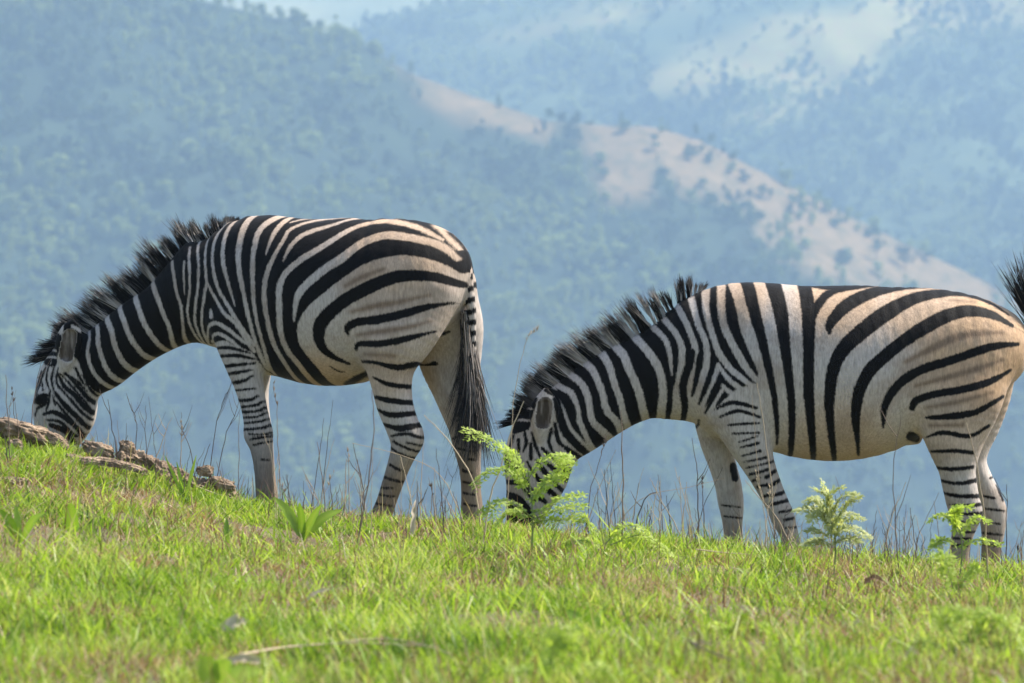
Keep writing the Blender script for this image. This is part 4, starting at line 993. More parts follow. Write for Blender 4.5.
mane2 = [(510, 426, -20, 8, .10), (510, 412, -19, 0, .10), (519, 402, -17, -12, .10), (531, 394, -21, -17, .09), (543, 388, -25, -20, .08), (556, 380, -27, -20, .08), (569, 371, -28, -22, .08), (582, 359, -28, -23, .09), (602, 349, -28, -26, .10),
         (612.7, 340, -27, -29, .11), (634.7, 332, -24, -34, .14), (653, 325, -20, -38, .18), (666, 315, -13, -37, .22), (679.6, 306, -6, -34, .22), (689, 297, 2, -28, .20), (699, 289, 9, -17, .18), (710, 284, 10, -7, .1)]
def tuft2(z, r):
    n = 420
    k = r.random(n)
    root = z.loc(1039 + r.normal(0, 3, n), 336 - 14 * k, 0.0); root[:, 1] += r.normal(0, .012, n)
    cl = r.integers(0, 7, n); cx = np.array([-40, -33, -24, -14, -6, 4, 14]); cy = np.array([-60, -66, -74, -80, -84, -86, -84])
    tip = root + np.stack([(cx[cl] + r.normal(0, 1.3, n)) * PXM, r.normal(0, .02, n), -(cy[cl] + r.normal(0, 4, n)) * PXM * 1.0], 1)
    d = tip - root; L = np.linalg.norm(d, axis=1) * r.uniform(.75, 1.05, n); d /= np.linalg.norm(d, axis=1)[:, None]
    pal = np.where((r.random(n) < .12)[:, None], np.array([.2, .17, .14]), np.array([.012, .011, .012]))
    return strands(root, d, L, .0018, lambda t: np.repeat(pal[:, None, :], len(t), 1), np.stack([r.normal(.05, .05, n), r.normal(0, .05, n), np.zeros(n)], 1), 6)
ear_p2 = [((z2.loc(542.5, 422, -.1), z2.loc(545.5, 405, -.11), 1), .034)]
zeb2 = finish_zebra(z2, "zebra", "zebra standing side on with its head low behind the big fern, tail flicked up", ops2, brown2, far2, mane2, tuft2, (511, 466, .06), ear_p2, None,
             [(985, 350, .42, .75), (930, 300, .34, .6), (840, 295, .28, .6), (740, 290, .2, .5), (960, 420, .25, .4), (840, 450, .3, .4)], float(z2.loc(943, 616, 0)[2]) - .03, (.46, .405, .36), float(z2.loc(800, 448, 0)[2]), 12)
print("ZEBRA", len(z1.V), len(z2.V))

# ------------------------------------------------------------------ earth bank on the ridge
m_clod, nt, b = new_mat("dry_earth_clod")
tc = N(nt, "ShaderNodeTexCoord")
n1 = N(nt, "ShaderNodeTexNoise", inp={"Scale": 14.0, "Detail": 9.0, "Roughness": 0.7}); nt.links.new(tc.outputs["Object"], n1.inputs[0])
nt.links.new(ramp(nt, n1.outputs[0], [(0.3, (0.045, 0.03, 0.02)), (0.46, (0.16, 0.11, 0.07)), (0.6, (0.30, 0.215, 0.14)), (0.75, (0.40, 0.31, 0.21))]), b.inputs["Base Color"])
b.inputs["Roughness"].default_value = 0.95
n2 = N(nt, "ShaderNodeTexNoise", inp={"Scale": 60.0, "Detail": 6.0}); nt.links.new(tc.outputs["Object"], n2.inputs[0])
bp = N(nt, "ShaderNodeBump", inp={"Strength": 0.9, "Distance": 0.012}); nt.links.new(n2.outputs[0], bp.inputs["Height"]); nt.links.new(bp.outputs[0], b.inputs["Normal"])

def clod(name, px, py, D, wpx, hpx, slope, seed, label, cat, group=None, rough=.5):
    """an irregular lump, wpx x hpx as seen, sunk into the ground"""
    r = np.random.default_rng(seed)
    nu, nv = 72, 44
    a = np.linspace(0.02, math.pi - .02, nv)[:, None]; bb = (np.arange(nu) * 2 * math.pi / nu)[None, :]
    d = np.stack([np.sin(a) * np.cos(bb), np.sin(a) * np.sin(bb), np.cos(a) + 0 * bb], -1)
    s = r.uniform(0, 40, 3)
    e = d * np.array([1, .8, .6]) + s
    n = fbm3(e[..., 0] * 1.7, e[..., 1] * 1.7, e[..., 2] * 1.7, 5, seed) - .5
    n2 = fbm3(e[..., 0] * 8, e[..., 1] * 8, e[..., 2] * 8, 3, seed + 3) - .5
    n3 = np.abs(fbm3(e[..., 0] * 3.4, e[..., 1] * 3.4, e[..., 2] * 3.4, 4, seed + 6) - .5) * 2
    q = np.sign(d) * np.abs(d) ** .8 * (1.05 + rough * 1.3 * n + .4 * rough * n2 - .5 * rough * n3)[..., None]
    w = wpx / FPX * D / 2; h = hpx / FPX * D / 2
    q = q * np.array([w, min(w * .7, .16), h])
    q[..., 2] += slope * q[..., 0]
    V = q.reshape(-1, 3)
    F = [(i * nu + j, (i + 1) * nu + j, (i + 1) * nu + (j + 1) % nu, i * nu + (j + 1) % nu) for i in range(nv - 1) for j in range(nu)]
    o = mesh_np(name, V, F, 4, m_clod)
    o.location = P(px, py, D)
    return tag(o, label, cat, group)
clod("rock", 26, 432, 13.52, 58, 21, -.25, 1, "long flat brown rock half covering the left zebra's muzzle", "rock", rough=.7)
clod("rock", 57, 442, 13.5, 22, 14, -.4, 2, "small brown stone at the right end of the long flat rock", "rock", rough=.7)
clod("rock", 0, 428, 13.55, 26, 18, .1, 3, "brown rock cut off by the left edge of the picture", "rock", rough=.7)
def bank(name, path, D, hpx, seed, label):
    """a crumbly bank of broken earth along the crest: a long lump with ledges and pits"""
    r = np.random.default_rng(seed)
    c = spline(np.array([P(px, py, D) for px, py in path]), 70); n = len(c); m = 60
    a = np.linspace(-.35, math.pi + .35, m)
    s = np.linspace(0, 1, n); L = np.concatenate([[0], np.cumsum(np.linalg.norm(np.diff(c, axis=0), axis=1))])
    env = (smooth(0, .07, s) * smooth(1, .93, s))
    S_, A_ = np.meshgrid(L, a, indexing='ij')
    r0 = .055; X3, Y3, Z3 = S_, -np.cos(A_) * r0, np.sin(A_) * r0
    big = fbm3(X3 * 9 + 3, Y3 * 9, Z3 * 9, 3, seed) - .5
    mid = np.abs(fbm3(X3 * 26, Y3 * 26, Z3 * 26, 4, seed + 5) - .5) * 2; fine = fbm3(X3 * 95, Y3 * 95, Z3 * 95, 3, seed + 8) - .5
    rad = env[:, None] * (hpx / FPX * D) * (1.1 + 1.7 * big - .9 * (mid - .25) + .45 * fine)
    V = c[:, None, :] + np.stack([np.zeros_like(rad) + .012 * fine, -np.cos(A_) * rad * 1.5, np.sin(A_) * rad], -1)
    F = [(i * m + j, (i + 1) * m + j, (i + 1) * m + j + 1, i * m + j + 1) for i in range(n - 1) for j in range(m - 1)]
    o = mesh_np(name, (V - c[0]).reshape(-1, 3), F, 4, m_clod); o.location = c[0]
    return tag(o, label, "earth bank")
bank("earth_bank", [(114, 455), (140, 462), (165, 474), (190, 484), (214, 490), (244, 504)], 13.52, 8.5, 31, "crumbly pale brown bank of broken earth sloping along the ridge at left")
bank("earth_bank", [(66, 462), (95, 463), (125, 467), (150, 475)], 13.28, 4.5, 33, "low second bank of broken earth lying in the grass below the first")
clod("earth_clod", 98, 451, 13.5, 28, 15, -.2, 4, "rounded earth clod just right of the left zebra's jaw", "earth clod", rough=.8)
clod("earth_clod", 128, 448, 13.5, 16, 13, -.2, 5, "dark narrow earth clod at the top of the broken bank", "earth clod", rough=.8)
clod("earth_clod", 205, 471, 13.52, 15, 11, 0, 8, "small reddish lump sitting on top of the bank's lower end", "earth clod", rough=.9)
clod("earth_clod", 223, 485, 13.5, 24, 11, -.3, 9, "reddish earth clod at the lower right end of the bank", "earth clod", rough=.9)
clod("earth_clod", 165, 478, 13.42, 12, 8, -.2, 10, "little dark clod fallen on the near side of the bank", "earth clod", rough=.9)
clod("earth_clod", 72, 459, 13.3, 16, 10, 0, 12, "dark little clod in the grass below the left zebra's head", "earth clod", rough=.8)
clod("earth_clod", 15, 444, 13.3, 14, 9, 0, 13, "small dark clod in grass under the long flat rock", "earth clod", rough=.8)
clod("earth_clod", 12, 483, hit(12, 484), 30, 12, 0, 14, "brown soil lump in the grass near the left edge", "earth clod", rough=.8)

# ------------------------------------------------------------------ grass
GREEN = [(0.0, (0.055, 0.115, 0.014)), (0.25, (0.16, 0.28, 0.025)), (0.5, (0.30, 0.43, 0.04)), (0.75, (0.38, 0.50, 0.085)), (1.0, (0.54, 0.55, 0.22))]
DRY = [(0.0, (0.11, 0.055, 0.035)), (0.35, (0.27, 0.15, 0.09)), (0.7, (0.46, 0.33, 0.2)), (1.0, (0.62, 0.52, 0.36))]
m_green = leaf_mat("green_blade", GREEN, trans=0.55, rough=0.45)
m_dry = leaf_mat("dry_blade", DRY, trans=0.35, rough=0.6)

def blades(x, y, h, w, lean, az, curl, tint, r, zoff=0.0):
    """curved tapering blades as triangles"""
    n = len(x); z = ground_z(x, y) + zoff - .006
    dirx, diry = np.cos(az), np.sin(az)
    t = np.array([0, .38, .74, 1.0])
    fl = r.uniform(0, 6.28, n); wx, wy = np.cos(fl) * w / 2, np.sin(fl) * w / 2
    V = np.zeros((n, 7, 3))
    for k, tt in enumerate(t):
        out = h * (lean * tt + curl * tt * tt); up = h * (tt - .35 * curl * tt * tt)
        cx, cy, cz = x + dirx * out, y + diry * out, z + up
        ww = [1.0, .9, .58][k] if k < 3 else 0
        if k < 3:
            V[:, 2 * k] = np.stack([cx - wx * ww, cy - wy * ww, cz], 1); V[:, 2 * k + 1] = np.stack([cx + wx * ww, cy + wy * ww, cz], 1)
        else: V[:, 6] = np.stack([cx, cy, cz], 1)
    T = np.array([(0, 1, 3), (0, 3, 2), (2, 3, 5), (2, 5, 4), (4, 5, 6)])
    F = (np.arange(n)[:, None, None] * 7 + T[None]).reshape(-1, 3)
    return V.reshape(-1, 3), F, np.repeat(tint, 7)

def sow(n, seed, dmin=7.0, dmax=15.6, clump=True, side=1.25):
    r = np.random.default_rng(seed)
    # thicker inside the view, thinner around it, over the whole ridge top
    d = r.uniform(dmin ** 1.3, dmax ** 1.3, n) ** (1 / 1.3)
    u = np.where(r.random(n) < .72, r.uniform(-1, 1, n), r.choice([-1, 1], n) * r.uniform(1, 2.4, n))
    x = u * (512 / FPX * d * 1.06); y = d - YC
    if clump:
        c = fbm(x * 5.5, y * 5.5, 3, seed) * .6 + fbm(x * 1.6, y * 1.6, 3, seed + 9) * .4
        k = r.random(n) < smooth(.42, .60, c) * .95 + .05
        # bare earth of the bank
        px = 512 + FPX * x / d
        bank = (px > 60) & (px < 245) & (d > 13.42) & (d < 13.9) & (r.random(n) < .82)
        k &= ~bank
        x, y = x[k], y[k]
    return x, y, r

x, y, r = sow(310000, 21)
n = len(x); tall = fbm(x * 2.2, y * 2.2, 3, 77)
h = r.uniform(.018, .062, n) * (.35 + 1.35 * tall) * np.where(r.random(n) < .07, 1.8, 1)
V, F, T = blades(x, y, h, r.uniform(.0028, .0066, n), r.uniform(.0, .8, n), r.uniform(0, 6.28, n), r.uniform(0, .55, n),
                 np.clip(fbm(x * 3, y * 3, 3, 5) * .9 + r.normal(.06, .24, n), 0, 1), r)
tag(mesh_np("grass", V, F, 3, m_green, attrs={"tint": T}), "short bright green grass covering the sunlit ridge top", "grass", kind='stuff')
x, y, r = sow(240000, 31)
n = len(x)
k = fbm(x * 2.6 + 8, y * 2.6, 3, 57) + r.normal(0, .16, n) > .48
x, y = x[k], y[k]; n = len(x)
V, F, T = blades(x, y, r.uniform(.018, .07, n), r.uniform(.002, .005, n), r.uniform(.1, 1.3, n), r.uniform(0, 6.28, n), r.uniform(0, .8, n), np.clip(r.normal(.5, .25, n), 0, 1), r)
tag(mesh_np("dry_grass", V, F, 3, m_dry, attrs={"tint": T}), "brown and straw coloured dry grass among the green blades", "dry grass", kind='stuff')
# thin reddish seeding stems over the whole slope
x, y, r = sow(17000, 51)
n = len(x); k = fbm(x * 1.7 + 3, y * 1.7, 3, 63) + r.normal(0, .1, n) > .48
x, y = x[k], y[k]; n = len(x)
V, F, T = blades(x, y, r.uniform(.06, .17, n), r.uniform(.0022, .0038, n), r.uniform(.0, .35, n), r.uniform(0, 6.28, n), r.uniform(0, .3, n), np.clip(r.normal(.35, .3, n), 0, 1), r)
tag(mesh_np("seeding_grass", V, F, 3, m_dry, attrs={"tint": T}), "thin reddish brown seeding grass stems rising above the turf", "dry grass", kind='stuff')
# broader, taller blades in small bunches
x, y, r = sow(17000, 41)
n = len(x)
V, F, T = blades(x, y, r.uniform(.05, .105, n), r.uniform(.005, .009, n), r.uniform(.1, .7, n), r.uniform(0, 6.28, n), r.uniform(.1, .9, n), np.clip(r.normal(.55, .2, n), 0, 1), r)
tag(mesh_np("broad_grass", V, F, 3, m_green, attrs={"tint": T}), "taller broad bladed grass scattered through the short turf", "grass", kind='stuff')

# longer grass growing up against the bank of earth
r = np.random.default_rng(61); n = 2600
px = r.uniform(-10, 250, n); d = r.uniform(13.15, 13.5, n); x = (px - 512) / FPX * d; y = d - YC
k = fbm(x * 6, y * 3, 3, 67) > .46
x, y = x[k], y[k]; n = len(x)
V, F, T = blades(x, y, r.uniform(.03, .085, n), r.uniform(.0025, .006, n), r.uniform(.0, .6, n), r.uniform(0, 6.28, n), r.uniform(0, .7, n), np.clip(r.normal(.55, .25, n), 0, 1), r)
tag(mesh_np("bank_grass", V, F, 3, m_green, attrs={"tint": T}), "longer green grass growing up against the earth bank at left", "grass", kind='stuff')

# ------------------------------------------------------------------ dry stalks standing along the ridge
m_stalk, nt, b = new_mat("dry_stalk")
at = N(nt, "ShaderNodeAttribute", attribute_name="tint")
nt.links.new(ramp(nt, at.outputs["Fac"], [(0, (0.035, 0.026, 0.024)), (.5, (0.13, 0.085, 0.06)), (1, (0.48, 0.37, 0.24))]), b.inputs["Base Color"])
b.inputs["Roughness"].default_value = 0.7
STALK = "thin dry stalk standing up from the grass along the ridge"
def stalk(path, D, r0, tint, label, cat="dry stalk", group=None, name="dry_stalk", twigs=0, seed=0, head=False, dz=0.0):
    """path: pixels from the root upwards; the root is put on the ground"""
    r = np.random.default_rng(seed)
    ctrl = np.array([P(px, py, D) + np.array([0, dz * i, 0]) for i, (px, py) in enumerate(path)])
    ctrl[0, 2] = min(ctrl[0, 2], float(ground_z(ctrl[0, 0], ctrl[0, 1])) - .01) if abs(ctrl[0, 2] - float(ground_z(ctrl[0, 0], ctrl[0, 1]))) < .3 else ctrl[0, 2]
    c = spline(ctrl, 5); n = len(c)
    c[1:-1, :2] += r.normal(0, .0018, (n - 2, 2))
    V, F = tube(c, np.linspace(r0, r0 * .4, n), 5); Vs, Fs = [V], [F]; o = len(V)
    for k in range(twigs):
        i = int(n * r.uniform(.35, .85)); s = c[min(i, n - 1)]
        L = np.linalg.norm(c[-1] - c[0]) * r.uniform(.16, .32); sg = r.choice([-1, 1])
        e = s + np.array([sg * L * r.uniform(.3, .7), r.normal(0, .03), L])
        V, F = tube([s, (s + e) / 2 + [0, 0, -.01], e], [r0 * .6, r0 * .5, r0 * .25], 4); Vs.append(V); Fs.append(F + o); o += len(V)
    if head:
        for k in range(16):
            i = int(n * r.uniform(.72, .99)); s = c[i]; e = s + r.normal(0, .004, 3) + [0, 0, .014]
            V, F = tube([s, (s + e) / 2, e], [.0006, .0016, .0003], 4); Vs.append(V); Fs.append(F + o); o += len(V)
    V = np.concatenate(Vs); F = np.concatenate(Fs)
    ob = mesh_np(name, V - ctrl[0], F, 4, m_stalk, attrs={"tint": np.full(len(V), tint) + r.normal(0, .06)})
    ob.location = ctrl[0]
    return tag(ob, label, cat, group)

stalk([(596, 512 - 0), (560, 470), (530, 440), (423, 415)][::1][:1] + [(477, 487), (448, 440), (424, 414)], 13.3, .003, .95, "pale thick straw bent leftward across the left zebra's hind legs") if False else None
stalk([(482, 497), (472, 478), (448, 440), (424, 415)], 13.3, .0032, .95, "pale straw leaning up to the left between the left zebra's hind legs")
stalk([(470, 492), (440, 475), (400, 455), (352, 443)], 13.25, .0018, .9, "long pale straw lying almost flat across the left zebra's near hind leg")
stalk([(482, 525), (490, 500), (500, 470), (512, 430), (524, 401)], 12.8, .0034, .95, "stout pale straw slanting up in front of the right zebra's forelock")
stalk([(505, 470), (512, 430), (517, 380), (527, 340), (537, 331)], 13.2, .0016, .85, "tall thin straw with a drooping tip rising past the right zebra's mane", head=True)
stalk([(355, 520), (370, 470), (374, 430), (372, 390)], 12.3, .0028, .55, "blurred brown stem crossing the left zebra's knee at the near hind leg")
stalk([(622, 520), (623, 470), (622, 430), (621, 410)], 13.0, .0028, .6, "reddish brown stem standing against the right zebra's throat")
stalk([(898, 560), (896, 520), (893, 470), (901, 415)], 12.6, .0022, .6, "brown blurred stem with a forked top before the right zebra's belly", twigs=2, seed=3)
stalk([(988, 560), (984, 510), (976, 460), (966, 422)], 12.6, .0036, .8, "thick pale stem leaning against the right zebra's near hind leg")
stalk([(776, 535), (770, 470), (763, 420), (757, 383)], 13.2, .0024, .85, "golden straw curving up behind the right zebra's elbow")
stalk([(780, 536), (764, 500), (758, 470), (752, 395)], 13.2, .0020, .75, "second golden straw along the right zebra's near foreleg")
stalk([(800, 548), (775, 515), (757, 495), (745, 480)], 13.2, .0026, .8, "straw leaning left across the right zebra's near foreleg")
stalk([(628, 525), (645, 500), (657, 492)], 13.3, .0030, .2, "dark bent twig slanting to the right beside the fern", twigs=1, seed=4)
stalk([(585, 530), (590, 495), (600, 460), (606, 440)], 13.4, .0018, .35, "brown stem with a seed head rising at the right zebra's jaw", head=True, seed=9)
stalk([(690, 545), (670, 515), (656, 490), (650, 478)], 13.3, .0022, .85, "pale straw leaning left in the gap before the right zebra's far foreleg")
stalk([(725, 478), (690, 487), (640, 500), (600, 510)][::-1], 13.4, .0014, .8, "thin pale straw lying across the gap under the right zebra's throat")
stalk([(698, 530), (698, 500), (697, 470), (692, 438)], 13.5, .0026, .25, "dark knobbly stem standing left of the right zebra's far foreleg", twigs=2, seed=12)
stalk([(704, 530), (703, 505), (702, 480)], 13.5, .0024, .25, "short dark stem beside the knobbly one by the far foreleg", head=True, seed=13)
stalk([(132, 452), (137, 430), (132, 410), (126, 393)], 13.55, .0018, .15, "dark forked twig growing from the top of the earth bank", twigs=3, seed=21)
stalk([(148, 452), (145, 430), (146, 405)], 13.55, .0016, .15, "dark upright twig next to the forked one on the bank", twigs=2, seed=22)
stalk([(198, 470), (190, 450), (183, 430), (181, 412)], 13.55, .0018, .15, "dark curved twig standing in the middle of the bank", twigs=2, seed=23)
stalk([(208, 462), (215, 430), (224, 400), (230, 388)], 13.55, .0018, .2, "long dark twig leaning towards the left zebra's foreleg", twigs=3, seed=24)
stalk([(214, 468), (224, 440), (236, 412), (240, 396)], 13.55, .0018, .2, "dark twig beside the long one leaning to the foreleg", twigs=3, seed=25)
stalk([(238, 478), (239, 445), (240, 412)], 13.5, .0016, .5, "straight thin stem just left of the left zebra's foreleg")
stalk([(318, 505), (326, 460), (333, 400)], 13.55, .0018, .12, "tall dark straight stem under the left zebra's belly", seed=27)
stalk([(310, 505), (318, 462), (324, 418)], 13.55, .0018, .12, "dark straight stem, shorter twin of the tall one under the belly", seed=28)
stalk([(281, 495), (279, 460), (277, 420), (274, 384)], 13.5, .0018, .6, "tall pale brown stem right behind the left zebra's foreleg", head=True, seed=29)
stalk([(350, 522), (349, 480), (348, 452)], 13.4, .002, .75, "short pale stem with a feathery top between the left zebra's legs", head=True, seed=30)
rs = random.Random(4)
gaps = [(2, 30, 9), (110, 240, 18), (270, 372, 36), (395, 465, 20), (560, 716, 42), (740, 800, 12), (800, 945, 48), (1000, 1023, 8)]
for (a, b_, cnt) in gaps:
    for k in range(cnt):
        px = rs.uniform(a, b_); D = rs.uniform(12.9, 13.6)
        gx = (px - 512) / FPX * D; gz = float(ground_z(gx, D - YC)); py = 341.5 - gz * FPX / D
        Hh = rs.choice([rs.uniform(22, 45), rs.uniform(30, 60), rs.uniform(50, 95)]); ln = rs.gauss(0, .16)
        stalk([(px, py + 3), (px + ln * Hh * .4, py - Hh * .5), (px + ln * Hh * 1.1, py - Hh)], D, rs.uniform(.0013, .0026), rs.choice([.1, .25, .5, .7, .9, .9]),
              STALK, group="dry stalks along the ridge", twigs=rs.choice([0, 0, 0, 1, 2]), seed=rs.randrange(9999), head=rs.random() < .07)
stems_low = 60
for k in range(stems_low):
    px = rs.uniform(0, 1024); D = rs.uniform(10.2, 13.2)
    gx = (px - 512) / FPX * D; gz = float(ground_z(gx, D - YC)); py = 341.5 - gz * FPX / D
    Hh = rs.uniform(18, 46); ln = rs.gauss(0, .25)
    stalk([(px, py + 2), (px + ln * Hh * .4, py - Hh * .5), (px + ln * Hh * 1.1, py - Hh)], D, rs.uniform(.0012, .002), rs.choice([.35, .55, .55, .8]),
          "thin reddish or straw brown stem in the turf of the slope", group="brown stems in the turf", seed=rs.randrange(9999))

# ------------------------------------------------------------------ ferns
m_fern = leaf_mat("fern_leaf", [(0, (0.28, 0.38, 0.05)), (.5, (0.44, 0.56, 0.10)), (1, (0.62, 0.68, 0.24))], trans=.62, rough=.5)
m_pale = leaf_mat("pale_fern_leaf", [(0, (0.33, 0.38, 0.15)), (.5, (0.52, 0.56, 0.28)), (1, (0.70, 0.71, 0.46))], trans=.6, rough=.5)
m_stem, nt, b = new_mat("fern_stem"); b.inputs["Base Color"].default_value = (0.16, 0.2, 0.05, 1); b.inputs["Roughness"].default_value = 0.6

def frond_geo(c, width, pairs, r, up=np.array([0, -.35, 1.0]), droop=.25):
    """pinnae left and right of a curve, each a feathered row of small leaflets"""
    V, F, T = [], [], []
    n = len(c); tan = np.gradient(c, axis=0); tan /= np.linalg.norm(tan, axis=1)[:, None] + 1e-9
    for k in range(pairs):
        u = .16 + .84 * k / (pairs - 1); i = min(int(u * (n - 1)), n - 1)
        t = tan[i]; s0 = np.cross(t, up); s0 /= np.linalg.norm(s0) + 1e-9
        w = width * (math.sin(math.pi * min(1, .18 + .86 * (1 - u) ** .75)) ** .8 * .95 + .05) * r.uniform(.85, 1.1)
        for sg in (-1, 1):
            d = s0 * sg + t * .55 + r.normal(0, .09, 3); d /= np.linalg.norm(d)
            e = np.cross(d, np.cross(s0 * sg, t) + r.normal(0, .2, 3)); e /= np.linalg.norm(e) + 1e-9
            m = max(4, int(w / .0095))
            tone = np.clip(r.normal(.5, .2), 0, 1)
            for q in range(m):
                a = (q + .5) / m; pos = c[i] + d * w * a + np.array([0, 0, -droop * w * a * a])
                ll = .0165 * (1.15 - a) ** .6 + .003
                for sg2 in (-1, 1):
                    o = len(V); dd = e * sg2 + d * .5; dd /= np.linalg.norm(dd)
                    wv = d * ll * .32; lift = r.normal(0, .3, 3) * ll
                    V += [pos - wv * .6, pos + dd * ll * .5 - wv + lift * .5, pos + dd * ll + lift, pos + dd * ll * .55 + wv + lift * .5]
                    F.append((o, o + 1, o + 2, o + 3)); T += [tone] * 4
    return np.array(V), np.array(F), np.array(T)

def fern(px, py, D, fronds, stem_top, label, mat, seed, width=.09, pairs=11, cat="fern"):
    r = np.random.default_rng(seed)
    if py > 560: D = hit(px, py)
    base = P(px, py, D); base[2] = float(ground_z(base[0], base[1]))
    t = empty("fern", base); tag(t, label, cat)
    if stem_top:
        c = spline([base - [0, 0, .03], (base + P(*stem_top, D)) / 2 + [.01, 0, 0], P(*stem_top, D)], 6)
        V, F = tube(c - base, np.linspace(.0035, .002, len(c)), 5); mesh_np("stem", V, F, 4, m_stem, t)
    for path, wd in fronds:
        k = len(path)
        tilt = r.uniform(-.07, .07)
        pts = [P(a, b_, D) + np.array([0, tilt * i / max(1, k - 1), 0]) for i, (a, b_) in enumerate(path)]
        c = spline(pts, 8) - base
        f = mesh_np("frond", *frond_geo(c, wd, pairs, r), ) if False else None
        V, F, T = frond_geo(c, wd, pairs, r)
        f = mesh_np("frond", V, F, 4, mat, t, False, {"tint": T})
        V, F = tube(c, np.linspace(.0018, .0006, len(c)), 4); mesh_np("midrib", V, F, 4, m_stem, f)
    return t
fern(531, 540, 12.4, [([(527, 500), (512, 462), (492, 440), (468, 431)], .055), ([(528, 492), (512, 474), (492, 470), (474, 484)], .05), ([(528, 480), (540, 462), (556, 456), (568, 459)], .06), ([(528, 500), (545, 485), (560, 472), (567, 462)], .05),
      ([(529, 515), (545, 508), (562, 498), (580, 495)], .055), ([(529, 515), (515, 503), (500, 501), (484, 512)], .05), ([(530, 525), (545, 520), (560, 520), (575, 515)], .045), ([(527, 495), (522, 470), (515, 455), (505, 450)], .05), ([(529, 505), (538, 492), (550, 480), (563, 476)], .05), ([(529, 522), (518, 512), (508, 512), (498, 522)], .045), ([(530, 520), (548, 514), (565, 508), (583, 506)], .05)],
     (528, 470), "large bright green fern with arching fronds before the right zebra's face", m_fern, 1, pairs=13)
fern(615, 548, 12.6, [([(600, 540), (590, 525), (585, 517), (576, 520)], .035), ([(605, 545), (620, 528), (640, 527), (655, 540)], .045), ([(610, 545), (640, 535), (660, 545), (672, 556)], .045), ([(600, 545), (580, 540), (565, 545)], .04)],
     None, "low pale green fern spreading in the grass right of the large fern", m_fern, 2)
fern(833, 548, 12.5, [([(832, 540), (831, 515), (828, 498), (822, 484)], .05), ([(832, 530), (842, 510), (850, 500), (858, 497)], .035), ([(832, 528), (818, 512), (808, 508), (798, 510)], .035), ([(833, 535), (845, 528), (858, 530), (868, 536)], .035), ([(832, 525), (826, 505), (830, 492), (838, 487)], .04), ([(831, 538), (818, 530), (808, 530)], .035), ([(832, 520), (822, 508), (816, 500), (810, 500)], .035), ([(832, 515), (838, 500), (846, 494), (852, 494)], .035), ([(832, 540), (826, 520), (818, 510), (812, 518)], .035), ([(833, 540), (842, 522), (852, 515), (862, 518)], .035), ([(832, 545), (845, 538), (856, 540)], .03), ([(831, 545), (818, 540), (806, 544)], .03), ([(832, 525), (830, 505), (824, 494), (816, 490)], .035)],
     (832, 515), "feathery whitish fern standing alone below the right zebra's belly", m_pale, 3)
fern(959, 556, 12.5, [([(959, 530), (957, 515), (960, 508), (970, 507)], .03), ([(959, 535), (950, 520), (942, 515), (934, 519)], .03), ([(959, 535), (968, 525), (978, 518), (988, 521)], .03), ([(959, 548), (948, 540), (940, 540), (932, 546)], .032), ([(959, 548), (972, 542), (985, 541), (1001, 544)], .032), ([(959, 528), (953, 514), (956, 508)], .026)],
     (959, 520), "small fresh green fern before the right zebra's hind hoof", m_fern, 4, pairs=9)
fern(955, 600, 11.6, [([(955, 595), (950, 575), (946, 562), (944, 556)], .05), ([(955, 595), (965, 580), (972, 572), (975, 568)], .045)], None, "upright yellow green fern sprig below the small fresh fern", m_fern, 5)
fern(965, 660, 10.2, [([(960, 655), (950, 630), (945, 618), (960, 612)], .07), ([(965, 655), (985, 630), (1005, 622), (1015, 632)], .08), ([(960, 660), (935, 645), (920, 645), (905, 655)], .07), ([(965, 655), (975, 625), (990, 615), (1000, 618)], .07), ([(968, 660), (990, 648), (1012, 648), (1026, 656)], .07)],
     None, "broad blurred fern low in the bottom right corner", m_fern, 6)
fern(560, 690, 9.4, [([(560, 685), (552, 660), (558, 640), (572, 632)], .06), ([(560, 688), (580, 670), (600, 668)], .06), ([(555, 690), (535, 675), (520, 672)], .06)], None, "blurred green fern at the bottom edge of the picture", m_fern, 7)
fern(745, 640, 10.6, [([(740, 640), (728, 628), (715, 626)], .045), ([(742, 640), (752, 626), (765, 628)], .045), ([(742, 642), (738, 625), (742, 616)], .04)], None, "small blurred fern in the grass right of the broad leaved weed", m_fern, 8)

# ------------------------------------------------------------------ broad leaved plants, litter
m_leaf = leaf_mat("broad_leaf", [(0, (0.10, 0.19, 0.02)), (.5, (0.22, 0.37, 0.035)), (1, (0.38, 0.5, 0.07))], trans=.45, rough=.35, spec=.4)
def leaf_geo(p0, p1, p2, w, fold=.25, seg=9):
    c = spline([p0, p1, p2], seg // 2 + 1); n = len(c)
    t = np.gradient(c, axis=0); t /= np.linalg.norm(t, axis=1)[:, None]
    s = np.cross(t, np.array([0, -.9, .45])); s /= np.linalg.norm(s, axis=1)[:, None] + 1e-9
    nn = np.cross(s, t); u = np.linspace(0, 1, n)
    ww = w * np.sin(np.pi * u ** .8) ** .75 + .0006
    wave = .06 * np.sin(u * 22)
    V = np.concatenate([c - s * ww[:, None] + nn * (ww * (fold + wave))[:, None], c, c + s * ww[:, None] + nn * (ww * (fold - wave))[:, None]])
    F = [(a * n + i, a * n + i + 1, (a + 1) * n + i + 1, (a + 1) * n + i) for a in (0, 1) for i in range(n - 1)]
    T = np.concatenate([np.full(n, .55), np.full(n, .85), np.full(n, .5)])
    return V, np.array(F), T
